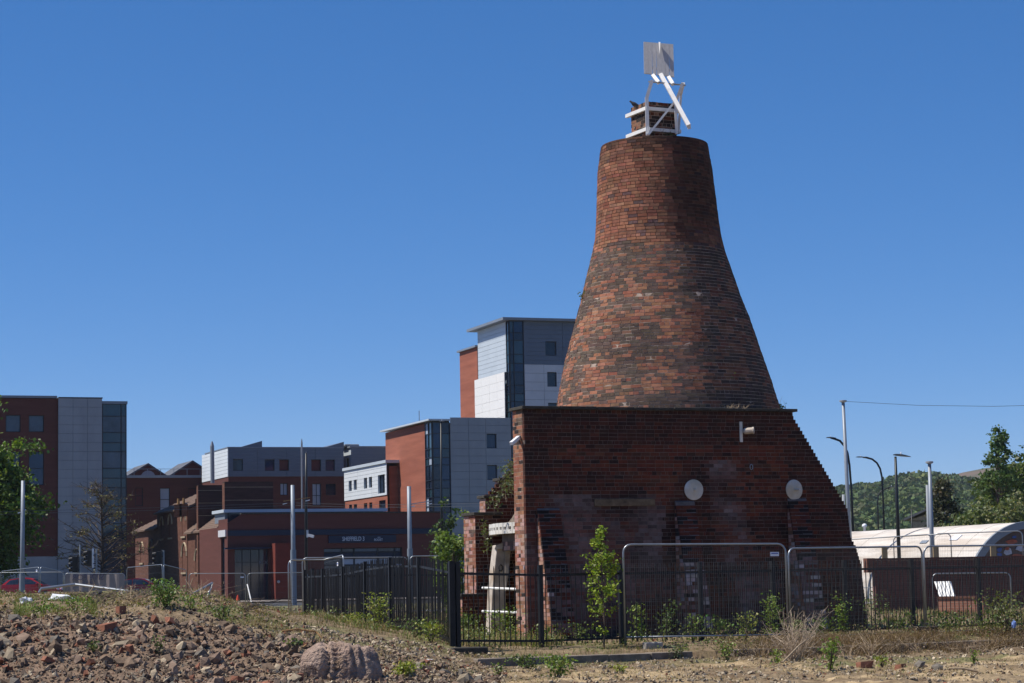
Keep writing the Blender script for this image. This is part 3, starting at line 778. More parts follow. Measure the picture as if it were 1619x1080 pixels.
# ------------------------------------------------------------------ buildings of the town
BA = 20.0
bu, bwv = U(BA), Wd(BA)
FRONT, LEFT = bu, -bwv
def pt(C, d, t, z, out=0.0):
    n = Vector((d.y, -d.x, 0)); return Vector((C.x, C.y, 0)) + d * t + Z * z + n * out
def facade(name, parent, C, d, t0, t1, z0, z1, m, holes=(), depth=.22, out=0.0, top=None):
    """wall sheet with openings and reveals; holes: (ta, tb, za, zb)"""
    b = MB(); eps = 1e-4; holes = [h for h in holes if h[2] < z1 and h[3] > z0]
    T = sorted({t0, t1, *[min(max(v, t0), t1) for h in holes for v in h[:2]]}); Zs = sorted({z0, z1, *[min(max(v, z0), z1) for h in holes for v in h[2:4]]})
    for i in range(len(T) - 1):
        for j in range(len(Zs) - 1):
            a, c, e, f = T[i], T[i + 1], Zs[j], Zs[j + 1]
            if c - a < eps or f - e < eps: continue
            mt, mz = (a + c) / 2, (e + f) / 2
            if any(h[0] < mt < h[1] and h[2] < mz < h[3] for h in holes): continue
            b.add([pt(C, d, a, e, out), pt(C, d, c, e, out), pt(C, d, c, f, out), pt(C, d, a, f, out)], [(0, 1, 2, 3)])
    for (a, c, e, f) in holes:
        o, i_ = out, out - depth
        for p, q in (((a, e), (c, e)), ((c, e), (c, f)), ((c, f), (a, f)), ((a, f), (a, e))):
            b.add([pt(C, d, p[0], p[1], o), pt(C, d, q[0], q[1], o), pt(C, d, q[0], q[1], i_), pt(C, d, p[0], p[1], i_)], [(0, 1, 2, 3)])
    if top: b.add([pt(C, d, t, z, out) for t, z in top], [tuple(range(len(top)))])
    return b.build(name, m, parent)
def window(parent, C, d, h, glass=None, nx=1, nzs=(), out=0.0, depth=.16, fw=.07, blind=None, arch=False):
    a, c, e, f = h; b = MB(); o = out - depth
    def bar(p, q, r, s): b.box(pt(C, d, p, r, o - .06), d * (q - p), Vector((d.y, -d.x, 0)) * .07, Z * (s - r))
    bar(a, a + fw, e, f); bar(c - fw, c, e, f); bar(a + fw, c - fw, e, e + fw); bar(a + fw, c - fw, f - fw, f)
    for k in range(1, nx): x = a + (c - a) * k / nx; bar(x - fw * .4, x + fw * .4, e + fw, f - fw)
    for v in nzs: bar(a + fw, c - fw, e + (f - e) * v - fw * .4, e + (f - e) * v + fw * .4)
    w = b.build('window', M_frame, parent)
    b = MB(); q = o - .045
    b.box(pt(C, d, a + fw, e + fw, q - .02), d * (c - a - 2 * fw), Vector((d.y, -d.x, 0)) * .02, Z * (f - e - 2 * fw)); b.build('pane', glass or M_glass, w)
    return w
def rects(C, d, pxs):
    out = []
    for x0, y0, x1, y1 in pxs:
        ta, za = hit(x0, y0, C, d); tb, zb = hit(x1, y1, C, d); tm, zt = hit((x0 + x1) / 2, y0, C, d); _, zl = hit((x0 + x1) / 2, y1, C, d)
        out.append((ta, tb, zl, zt))
    return out
def panels(name, parent, C, d, Ts, Zs, m, holes=(), out=.0, thick=.05, gap=.03):
    n = Vector((d.y, -d.x, 0))
    for i in range(len(Ts) - 1):
        for j in range(len(Zs) - 1):
            a, c, e, f = Ts[i] + gap / 2, Ts[i + 1] - gap / 2, Zs[j] + gap / 2, Zs[j + 1] - gap / 2
            hs = [h for h in holes if h[0] < c and h[1] > a and h[2] < f and h[3] > e]
            T = sorted({a, c, *[min(max(v, a), c) for h in hs for v in h[:2]]}); Q = sorted({e, f, *[min(max(v, e), f) for h in hs for v in h[2:4]]})
            b = MB()
            for p in range(len(T) - 1):
                for q in range(len(Q) - 1):
                    mt, mz = (T[p] + T[p + 1]) / 2, (Q[q] + Q[q + 1]) / 2
                    if T[p + 1] - T[p] < 1e-3 or Q[q + 1] - Q[q] < 1e-3 or any(h[0] < mt < h[1] and h[2] < mz < h[3] for h in hs): continue
                    b = MB(); b.box(pt(C, d, T[p], Q[q], out), d * (T[p + 1] - T[p]), n * (thick + random.uniform(-.004, .004)), Z * (Q[q + 1] - Q[q])); b.build(name, m, parent)
def core(parent, C, L, Dp, z0, z1, m, inset=.35, name='back_wall'):
    b = MB(); o = Vector((C.x, C.y, z0)) + bu * inset + bwv * inset
    b.box(o, bu * (L - inset), bwv * (Dp - inset), Z * (z1 - z0)); return b.build(name, m, parent)
def roof_slab(parent, C, L, Dp, z, th, over, m, name='roof'):
    b = MB(); b.box(Vector((C.x, C.y, z)) - bu * over - bwv * over, bu * (L + 2 * over), bwv * (Dp + 2 * over), Z * th); return b.build(name, m, parent)
def curtain(parent, C, d, Ts, Zs, out=0.0, name='glass_pane', mats=None, fr=.07):
    """glazed strip: every pane its own object between mullions"""
    n = Vector((d.y, -d.x, 0)); b = MB()
    for t in Ts: b.box(pt(C, d, t - fr / 2, Zs[0], out - .05), d * fr, n * .12, Z * (Zs[-1] - Zs[0]))
    for z in Zs: b.box(pt(C, d, Ts[0] + fr / 2, z - fr / 2, out - .04), d * (Ts[-1] - Ts[0] - fr), n * .10, Z * fr)
    b.build('mullion_grid', M_frame, parent)
    for i in range(len(Ts) - 1):
        for j in range(len(Zs) - 1):
            b = MB(); b.box(pt(C, d, Ts[i] + fr / 2, Zs[j] + fr / 2, out - .03), d * (Ts[i + 1] - Ts[i] - fr), n * .02, Z * (Zs[j + 1] - Zs[j] - fr))
            b.build(name, (mats or [M_glasst, M_glass, M_glasst, M_glassb])[(i * 3 + j * 5 + (j * j) % 3) % (len(mats) if mats else 4)], parent)
def corner(px, py, D):
    p = P(px, py, D); return Vector((p.x, p.y, 0))
def zat(px, py, C, d): return hit(px, py, C, d)[1]
def tat(px, py, C, d): return hit(px, py, C, d)[0]
def lerp_list(a, b, n): return [a + (b - a) * i / n for i in range(n + 1)]

# ---- left block: red brick, concrete panels, glazed stair end
C = corner(161, 640, 212); b1 = thing('office_block', 'tall dark red brick block with concrete panels and glazed end, behind the leafy tree', 'building', C)
zt = zat(120, 630, C, FRONT); tA, tB, tL = tat(91.5, 700, C, FRONT), tat(199.5, 700, C, FRONT), tat(-150, 700, C, FRONT)
zg = zat(180, 634.5, C, FRONT)
hs = rects(C, FRONT, [(9, 656, 32.5, 683), (45.5, 656.5, 69.5, 683), (8, 714, 32, 767), (45.5, 714, 69.5, 767), (9, 790, 33, 818), (46, 790, 70, 818), (-42, 656, -18, 683), (-42, 714, -18, 767), (-90, 656, -66, 683), (-90, 714, -66, 767)])
zpl = zat(60, 880, C, FRONT)
facade('brick_wall', b1, C, FRONT, tL, tA, zpl, zt - .05, M_darkred, hs)
facade('plinth_wall', b1, C, FRONT, tL, tA, -.1, zpl, M_conc)
for h in hs: window(b1, C, FRONT, h, random.choice([M_glass, M_glassv, M_glassb]), 1, (.5,) if h[3] - h[2] > 2.2 else ())
facade('concrete_wall', b1, C, FRONT, tA, 0, -.1, zt, M_fascia, out=.15)
nrow = int(round((zt + .1) / .84)); panels('concrete_panel', b1, C, FRONT, lerp_list(tA, 0, 3), lerp_list(-.1, zt, nrow), M_conc, out=.15)
zs_ = [zat(180, y, C, FRONT) for y in (958, 928, 915, 898, 886, 872, 856, 844, 828, 814, 800, 786, 771, 756, 740.5, 714, 700, 684, 658, 639)]
curtain(b1, C, FRONT, [0.06, tat(191.5, 700, C, FRONT), tB], zs_, mats=[M_glasst, M_glass, M_glassv])
bx = MB(); bx.box(pt(C, FRONT, 0.0, zs_[-1], -.3), FRONT * (tB + .1), Vector((FRONT.y, -FRONT.x, 0)) * .5, Z * (zg - zs_[-1])); bx.build('fascia', M_fascia, b1)
bx = MB(); bx.box(pt(C, FRONT, tL, -.1, -14), FRONT * (tB - tL), Vector((FRONT.y, -FRONT.x, 0)) * 13.6, Z * (zt - .2)); bx.build('back_wall', M_darkred, b1)
bx = MB(); bx.box(pt(C, FRONT, tL - .1, zt + .0, -14), FRONT * (tA - tL), Vector((FRONT.y, -FRONT.x, 0)) * 14.15, Z * .22); bx.build('roof', M_fascia, b1)
bx = MB(); bx.box(pt(C, FRONT, tA + .05, zt + .01, -14), FRONT * (-tA), Vector((FRONT.y, -FRONT.x, 0)) * 14.2, Z * .1); bx.build('parapet', M_sootstone, b1)

# ---- red brick range with two tiled gables
C = corner(338, 800, 262); b2 = thing('red_brick_range', 'plain dark red brick range with small tiled gables over its parapet', 'building', C)
tL = tat(170, 800, C, FRONT); zt = zat(270, 755.5, C, FRONT)
hs = rects(C, FRONT, [(253, 771.5, 268.5, 812), (297.5, 771.5, 310, 800), (214, 771, 226, 800)])
facade('brick_wall', b2, C, FRONT, tL, .0, -.1, zt, M_darkred, hs)
for h in hs: window(b2, C, FRONT, h, M_blind if h is hs[0] else M_redblind, 1, (.55,))
bx = MB(); bx.box(pt(C, FRONT, tL, zt + .003, -.4), FRONT * (-tL + .3), Vector((FRONT.y, -FRONT.x, 0)) * .5, Z * .3); bx.build('coping', M_conc, b2)
bx = MB(); bx.box(pt(C, FRONT, tL, -.1, -16), FRONT * (-tL), Vector((FRONT.y, -FRONT.x, 0)) * 15.6, Z * (zt)); bx.build('back_wall', M_darkred, b2)
def gable(parent, C, d, pts, back, m_wall, m_roof, out=-3.0):
    L_, A_, R_ = [Vector(pt(C, d, *hit(px, py, C, d), out)) for px, py in pts]
    n = Vector((d.y, -d.x, 0)); bk = -n * back
    g = MB(); g.add([L_ - Z * .4, R_ - Z * .4, R_, A_, L_], [(0, 1, 2, 3, 4)]); g.build('gable_wall', m_wall, parent)
    for (p, q) in ((L_, A_), (A_, R_)):
        r = MB(); up = Vector((0, 0, .22)); r.prism([p + n * .25, q + n * .25, q + up + n * .25, p + up + n * .25], bk); r.build('roof', m_roof, parent)
gable(b2, C, FRONT, ((203, 756), (241.5, 733), (278, 757)), 9, M_darkred, M_slate)
gable(b2, C, FRONT, ((272, 757), (318, 727), (364, 757)), 9, M_darkred, M_slate, out=-5)
bx = MB()
for t in lerp_list(tL, 0, 8): bx.bar(pt(C, FRONT, t, zt + .3, -.2), pt(C, FRONT, t, zt + 1.05, -.2), .05)
bx.bar(pt(C, FRONT, tL, zt + 1.05, -.2), pt(C, FRONT, 0, zt + 1.05, -.2), .05); bx.build('roof_railing', M_galv, b2)
bx = MB(); bx.lathe(pt(C, FRONT, *hit(241.5, 754, C, FRONT), -2.95), [(.9, 0), (.9, .05)], 16, Vector((FRONT.y, -FRONT.x, 0))); bx.build('round_vent', M_conc, b2)

# ---- blue-grey clad block with saw-tooth roof
C = corner(361, 740, 245); b3 = thing('clad_block', 'blue-grey clad block with saw-tooth roofline over a dark red brick storey', 'building', C)
tR = tat(543.5, 740, C, FRONT); zt = zat(440, 708.5, C, FRONT); zc = zat(440, 753.5, C, FRONT)
hs = rects(C, FRONT, [(368, 726, 384, 744.5), (418.5, 726.5, 434, 744.5), (441.3, 726.5, 457, 744.5), (492, 726.5, 507.7, 745), (514.5, 727, 529.5, 744.5)])
hb = rects(C, FRONT, [(443, 764, 455, 783), (493.7, 764.5, 508, 799), (515, 765, 531, 783), (368, 764, 384, 783), (410, 764, 425, 783)])
facade('clad_wall', b3, C, FRONT, 0, tR, zc, zt, M_fascia, hs)
panels('cladding_panel', b3, C, FRONT, lerp_list(0, tR, 4), lerp_list(zc, zt, 8), M_clad, hs, out=.01)
facade('brick_wall', b3, C, FRONT, 0, tR, -.1, zc - .003, M_darkred, hb, out=-.02)
for h, g in zip(hs, (M_glass, M_glassb, M_redblind, M_redblind, M_glassb)): window(b3, C, FRONT, h, g)
for h, g in zip(hb, (M_blind, M_blind, M_glass, M_glass, M_glass)): window(b3, C, FRONT, h, g, 2 if g is M_blind else 1, (.45,) if h[3] - h[2] > 2 else ())
bx = MB(); n = Vector((FRONT.y, -FRONT.x, 0))
for pts in (((373, 709), (414.3, 697), (414.3, 709)), ((502, 711), (543.6, 698.5), (543.6, 712))):
    q = [pt(C, FRONT, *hit(px, py, C, FRONT), .02) for px, py in pts]; bx.prism(q, -n * 8)
bx.build('saw_tooth', M_clad, b3)
bx = MB(); bx.box(pt(C, FRONT, -.1, zt + .002, -12), FRONT * (tR + .1), n * 12.1, Z * .12); bx.build('roof', M_fascia, b3)
tl = tat(320, 745, C, LEFT); zl = zat(340, 758, C, LEFT)
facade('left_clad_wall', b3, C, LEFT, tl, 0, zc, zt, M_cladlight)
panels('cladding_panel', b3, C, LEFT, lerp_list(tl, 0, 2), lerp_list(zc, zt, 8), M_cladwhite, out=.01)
facade('left_brick_wall', b3, C, LEFT, tl, 0, -.1, zc - .003, M_darkred)
core(b3, C, tR, -tl, -.1, zt - .3, M_darkred)
for (px, y0, y1, r, D, nm, lb) in ((335.3, 698, 764, .22, 238, 'flue_pipe', 'thick pointed grey flue pipe against the pale clad wall'), (477, 694, 806, .1, 232, 'flue_pipe', 'tall thin pale flue pipe in front of the blue-grey cladding')):
    a, c = P(px, y0, D), P(px + .8, y1, D); bx = MB(); bx.tube([c, a + Vector((0, 0, -.5)), a], [r, r, r * .35], 8); tag(bx.build(nm, M_pole), lb, 'flue')

# ---- stepped pale block between clad block and brick corner
C = corner(555, 740, 250); b4 = thing('small_clad_block', 'small dark clad rooftop block with rooftop plant, beside the saw-tooth roof', 'building', C)
tR = tat(640, 740, C, FRONT); zt = zat(580, 708, C, FRONT); tl = tat(543, 740, C, LEFT)
facade('clad_wall', b4, C, FRONT, 0, tR, -.1, zt, M_fascia); panels('cladding_panel', b4, C, FRONT, [0, tR], lerp_list(zt - 6, zt, 10), M_clad, out=.01)
hs = rects(C, LEFT, [(546.5, 724, 551.5, 744)])
facade('left_clad_wall', b4, C, LEFT, tl, 0, -.1, zt, M_cladlight, hs); window(b4, C, LEFT, hs[0], M_glass)
core(b4, C, tR, -tl, -.1, zt - .3, M_clad); roof_slab(b4, C, tR, -tl, zt + .004, .18, .15, M_fascia)
for (x0, x1, y0) in ((549, 572, 701), (588, 608, 704)):
    a, c = hit(x0, 707, C, FRONT), hit(x1, 707, C, FRONT); bx = MB(); hh = zat(560, y0, C, FRONT) - zt - .2
    bx.box(pt(C, FRONT, a[0], zt + .186, -3), FRONT * (c[0] - a[0]), n * 2, Z * hh); bx.build('roof_plant', M_fascia, b4, bevel=.1)
C = corner(612, 760, 224); b4b = thing('white_clad_wing', 'white clad wing with narrow paired windows above orange brick', 'building', C)
tl = tat(545, 770, C, LEFT); zt = zat(609, 732.5, C, LEFT); zc = zat(595, 785, C, LEFT)
hs = rects(C, LEFT, [(552, 760, 557, 776.5), (560, 758.5, 565, 774.5), (576, 755.5, 581.3, 772.5), (584, 754, 589.2, 771), (598.3, 750.5, 609.5, 780)])
hb = rects(C, LEFT, [(551.5, 798, 556.5, 812), (559, 797, 564.3, 812), (575, 795.5, 580.5, 811), (583.5, 794.5, 588.5, 811), (599, 791, 609.5, 811)])
facade('clad_wall', b4b, C, LEFT, tl, 0, zc, zt, M_cladlight, hs); panels('cladding_panel', b4b, C, LEFT, lerp_list(tl, 0, 3), lerp_list(zc, zt, 8), M_cladwhite, hs, out=.01)
facade('brick_wall', b4b, C, LEFT, tl, 0, -.1, zc - .003, M_redwall, hb, out=-.02)
for h in hs: window(b4b, C, LEFT, h, M_glass, 2 if h is hs[-1] else 1)
for h in hb: window(b4b, C, LEFT, h, M_glass)
core(b4b, C, 9, -tl, -.1, zt - .3, M_redwall); roof_slab(b4b, C, 9, -tl, zt + .004, .3, .2, M_cladlight)

# ---- red brick and concrete block with glazed corner
C = corner(684, 740, 214); b5 = thing('corner_block', 'orange brick and grey panel block with a glazed corner, left of the kiln', 'building', C)
tG, tR = tat(712, 740, C, FRONT), tat(808, 740, C, FRONT); zt = zat(760, 660.5, C, FRONT); zl = zat(672, 668, C, LEFT)
tl0, tl1 = tat(610, 740, C, LEFT), tat(673, 740, C, LEFT)
facade('left_brick_wall', b5, C, LEFT, tl0, tl1, -.1, zl - .1, M_redwall)
zs_ = [zat(695, y, C, FRONT) for y in (925, 905, 890, 875, 860, 848, 835, 822, 810, 800, 786, 772, 759, 735, 723, 709, 685.5, 668)]
curtain(b5, C, LEFT, [tl1 + .1, (tl1 + 0) / 2, -.05], zs_, mats=[M_glass, M_blind, M_glasst, M_glass])
curtain(b5, C, FRONT, [.05, tat(697, 740, C, FRONT), tG - .04], zs_, mats=[M_glass, M_glassb, M_glasst, M_glassb])
hs = rects(C, FRONT, [(768.3, 686, 784.6, 709), (769.3, 735.3, 785.7, 759), (770, 785, 786, 808)])
facade('concrete_wall', b5, C, FRONT, tG, tR, -.1, zt, M_fascia, hs, out=.1)
panels('concrete_panel', b5, C, FRONT, [tG, tat(741, 740, C, FRONT), tat(768, 740, C, FRONT), tR], lerp_list(zt - 24 * .75, zt, 24), M_conc, hs, out=.11)
for h in hs: window(b5, C, FRONT, h, M_glassb, out=.1)
bx = MB(); bx.box(pt(C, FRONT, .0, zs_[-1], -.35), FRONT * (tG - .05), n * .4, Z * (zl - zs_[-1])); bx.box(pt(C, FRONT, -.0, zs_[-1], -.36), -LEFT * 0 + bwv * (-tl1), n * 0 - bu * .02, Z * (zl - zs_[-1])); bx.build('fascia', M_frame, b5)
bx = MB(); bx.box(Vector((C.x, C.y, zl)) - bu * .5 - bwv * .5, bu * (tG + .45), bwv * (-tl0 + .8), Z * .16); bx.build('roof', M_cladlight, b5)
core(b5, C, tR, -tl0, -.1, zl - .2, M_redwall, inset=.4)
bx = MB(); p = pt(C, LEFT, tat(648, 680, C, LEFT), zl + .16, -1); bx.tube([p, p + Z * 1.4], .04, 5); bx.build('roof_mast', M_galv, b5)

# ---- tall tower
C = corner(806, 600, 236); b6 = thing('tower_block', 'tall tower with overhanging roof, silver and white left face, behind the kiln', 'building', C)
tG, tR = tat(829, 600, C, FRONT), tat(1010, 600, C, FRONT); zt = zat(806, 507, C, FRONT); zm = zat(850, 576.5, C, FRONT); zml = zat(802, 588, C, LEFT)
tl0 = tat(757, 600, C, LEFT)
zs_ = [zat(818, y, C, FRONT) for y in (810, 795, 770, 757, 743, 717, 703, 690, 664, 650, 635, 622.5, 609, 588, 574.5, 560, 538, 526, 508)]
curtain(b6, C, FRONT, [.05, tat(813, 600, C, FRONT), tG - .05], zs_, mats=[M_glass, M_glassb, M_glasst, M_glass])
tg1 = tat(802, 600, C, LEFT); curtain(b6, C, LEFT, [tg1, -.05], zs_, mats=[M_glass, M_glasst])
hs = rects(C, FRONT, [(861.5, 540, 879.5, 562.5), (864.5, 588.5, 880, 611.5), (866, 637, 882, 660), (868, 685, 884, 708)])
facade('clad_wall', b6, C, FRONT, tG, tR, zm, zt, M_fascia, hs, out=.05); facade('concrete_wall', b6, C, FRONT, tG, tR, -.1, zm - .003, M_fascia, hs, out=.05)
panels('cladding_panel', b6, C, FRONT, lerp_list(tG, tR, 3), lerp_list(zm, zt, 10), M_clad, hs, out=.06)
panels('stone_panel', b6, C, FRONT, lerp_list(tG, tR, 6), lerp_list(zm - int((zm + .1) / .95) * .95, zm, int((zm + .1) / .95)), M_conclight, hs, out=.06)
for h in hs: window(b6, C, FRONT, h, M_glass, out=.05)
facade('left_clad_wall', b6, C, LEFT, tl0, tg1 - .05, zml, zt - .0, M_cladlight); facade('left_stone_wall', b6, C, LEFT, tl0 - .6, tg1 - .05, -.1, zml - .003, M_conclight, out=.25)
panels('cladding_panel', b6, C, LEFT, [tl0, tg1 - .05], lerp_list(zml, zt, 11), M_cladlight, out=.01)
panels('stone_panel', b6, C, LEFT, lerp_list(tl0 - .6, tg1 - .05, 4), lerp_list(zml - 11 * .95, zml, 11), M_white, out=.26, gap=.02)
core(b6, C, tR, -tl0, -.1, zt - .1, M_clad, inset=.4)
bx = MB(); bx.box(Vector((C.x, C.y, zt + .004)) - bu * .9 - bwv * .7, bu * (tR + 1.5), bwv * (-tl0 + 2.0), Z * .28); bx.build('roof', M_fascia, b6)
CB_ = Vector((C.x, C.y, 0)) + bwv * (-tl0 + .2) - bu * .0
t0 = tat(728, 600, CB_, LEFT); zr = zat(757, 548, CB_, LEFT)
facade('rear_brick_wall', b6, CB_, LEFT, t0, 0, -.1, zr, M_redwall, out=.05)
bx = MB(); bx.box(Vector((CB_.x, CB_.y, -.1)) + bu * .05, bu * 14, bwv * (-t0), Z * zr); bx.build('rear_wall', M_redwall, b6)
bx = MB(); bx.box(Vector((CB_.x, CB_.y, zr)) - bu * .3, bu * 14, bwv * (-t0 + .3), Z * .2); bx.build('rear_roof', M_fascia, b6)

# ---- low brick gym building with sign
C = corner(360, 880, 183); b7 = thing('low_brick_building', 'long low dark brick building with a navy band and sign board along its front', 'building', C)
tR = tat(702, 880, C, FRONT); zt = zat(540, 812, C, FRONT); ts_ = tat(381, 816, C, FRONT); zlow = zat(360, 827, C, FRONT)
hs = rects(C, FRONT, [(371, 868, 425.5, 952), (512, 866, 637.5, 952)])
zf1, zf0 = zat(540, 837, C, FRONT), zat(540, 845.5, C, FRONT)
zlow = max(zlow, zf1 + .1)
facade('brick_wall', b7, C, FRONT, 0, tR, -.1, zlow, M_darkred, hs, depth=.5)
facade('parapet_wall', b7, C, FRONT, ts_, tR, zlow, zt, M_darkred, top=[(0, zlow), (ts_, zlow), (ts_, zt)])
bx = MB(); bx.box(pt(C, FRONT, -.02, zf0, .0), FRONT * (tR), n * .12, Z * (zf1 - zf0)); bx.build('navy_band', M_navy, b7)
bx = MB(); bx.box(pt(C, FRONT, ts_, zt + .002, -.4), FRONT * (tR - ts_), n * .5, Z * .12); bx.build('coping', M_sootstone, b7)
h = hs[0]; window(b7, C, FRONT, h, M_glass, 4, (.75,), depth=.4)
bx = MB(); bx.box(pt(C, FRONT, -.3, h[3], .0), FRONT * (h[1] + .8), n * .5, Z * .12); bx.build('canopy', M_navy, b7)
h = hs[1]; z1_, z2_, z3_ = [zat(575, y, C, FRONT) for y in (893, 882.5, 873)]
bx = MB()
for z_ in (z1_, z2_, z3_): bx.box(pt(C, FRONT, h[0], z_ - .05, -.4), FRONT * (h[1] - h[0]), n * .1, Z * .1)
ms = [h[0] + .03] + [tat(px, 888, C, FRONT) for px in (542, 561.5, 599, 626)] + [h[1] - .03]
for t in ms: bx.box(pt(C, FRONT, t - .06, -.1, -.39), FRONT * .12, n * .12, Z * (h[3] + .1))
shop = bx.build('shop_front', M_frame, b7)
for i in range(len(ms) - 1):
    for (za, zb2_, mm) in ((-.1, z1_, M_glass), (z1_, z2_, M_blind if 1 <= i <= 3 else M_glass), (z2_, z3_, M_navy), (z3_, h[3], M_glass if i % 2 else M_glassb)):
        bx = MB(); bx.box(pt(C, FRONT, ms[i] + .07, za + .06, -.38), FRONT * (ms[i + 1] - ms[i] - .14), n * .03, Z * (zb2_ - za - .12)); bx.build('pane', mm, shop)
tS0, zS1 = hit(519, 846.5, C, FRONT); tS1, zS0 = hit(625.5, 858, C, FRONT); zS1 = zat(572, 846.5, C, FRONT); zS0 = zat(572, 858.2, C, FRONT)
bx = MB(); bx.box(pt(C, FRONT, tS0, zS0, .0), FRONT * (tS1 - tS0), n * .15, Z * (zS1 - zS0)); sb = bx.build('sign_board', M_navy, b7)
def text(body, size, p, d, m, parent, out=.0, mirror=False, ext=.01, sx=1.0, name='lettering', align='CENTER'):
    cu_ = bpy.data.curves.new(name, 'FONT'); cu_.body = body; cu_.size = size; cu_.extrude = ext; cu_.align_x = align; cu_.align_y = 'CENTER'; cu_.materials.append(m)
    o = bpy.data.objects.new(name, cu_); n_ = Vector((d.y, -d.x, 0)); x = -d if mirror else d; nn = -n_ if mirror else n_
    M = Matrix(((x.x, 0, nn.x), (x.y, 0, nn.y), (x.z, 1, nn.z))).to_4x4()
    o.matrix_basis = Matrix.Translation(Vector(p) - base_of(parent)) @ M @ Matrix.Diagonal((sx, 1, 1, 1)); COL.objects.link(o)
    dg = bpy.context.evaluated_depsgraph_get(); me = bpy.data.meshes.new_from_object(o.evaluated_get(dg)); me.name = name
    mb = o.matrix_basis.copy(); bpy.data.objects.remove(o); o2 = bpy.data.objects.new(name, me); o2.matrix_basis = mb
    return link(o2, parent)
tS, zS = hit(558, 852.3, C, FRONT); text('SHEFFIELD 3', .50, pt(C, FRONT, tS, zS - .0, .165), FRONT, M_letter, sb, sx=.72)
tS, zS = hit(597.5, 850.5, C, FRONT); text('ooo', .16, pt(C, FRONT, tS + .05, zS + .06, .165), FRONT, M_letter, sb)
tS, zS = hit(597.5, 853.5, C, FRONT); text('BOOST', .26, pt(C, FRONT, tS, zS, .165), FRONT, M_letter, sb, sx=.9)
tS, zS = hit(419.5, 889.5, C, FRONT); text('ROC', .42, pt(C, FRONT, tS, zS, -.36), FRONT, M_fascia, b7)
tS, zS = hit(582, 896.3, C, FRONT); bx = MB(); bx.box(pt(C, FRONT, tS - .85, zS - .06, -.34), FRONT * 1.7, n * .01, Z * .12); bx.build('name_strip', M_fascia, b7)
bx = MB(); t0, _ = hit(428, 900, C, FRONT); t1, _ = hit(456.5, 900, C, FRONT); zz = zat(440, 857.5, C, FRONT)
bx.box(pt(C, FRONT, t0, -.1, .02), FRONT * (t1 - t0), n * 1.6, Z * zz); bx.build('rusty_panel', M_corten, b7)
bx = MB(); bx.lathe(pt(C, FRONT, t0 + .25, zat(431, 920, C, FRONT), 1.62), [(.12, 0), (.12, .06), (.05, .08)], 10, n); bx.build('vent_cap', M_galv, b7)
# clerestory
tC0, tC1 = tat(366, 810, C, FRONT), tat(616, 810, C, FRONT); zc1, zc0 = zat(490, 803, C, FRONT) , zt - .6
bx = MB(); bx.box(pt(C, FRONT, tC0 - .3, zc1 - .28, -6.2), FRONT * (tC1 - tC0 + .6), n * 4.6, Z * .26); bx.build('clerestory_roof', M_cladlight, b7)
Ts_ = lerp_list(tC0 + .15, tC1, 11); curtain(b7, C, FRONT, Ts_, [zc0, zt + .05, zc1 - .3], out=-1.9, mats=[M_glass, M_glasst, M_blind, M_glass, M_glasst])
bx = MB(); bx.box(pt(C, FRONT, tC0 - .1, zc0, -6), FRONT * (tC1 - tC0 + .1), n * 3.9, Z * (zc1 - zc0 - .3)); bx.build('clerestory_wall', M_fascia, b7)
# left return
tl = tat(345.5, 870, C, LEFT); hl = rects(C, LEFT, [(349.5, 849, 355, 868)])
hl = [(hl[0][0], hl[0][1], -.1, hl[0][3])]
facade('left_brick_wall', b7, C, LEFT, tl, 0, -.1, zlow + .35, M_darkred, hl); window(b7, C, LEFT, hl[0], M_glass)
bx = MB(); bx.box(pt(C, LEFT, hl[0][0] - .6, hl[0][3], .003), LEFT * (hl[0][1] - hl[0][0] + 1.4), Vector((LEFT.y, -LEFT.x, 0)) * .12, Z * .55); bx.build('stone_lintel', M_conclight, b7)
core(b7, C, tR, 14, -.1, zlow - .2, M_darkred, inset=.6)

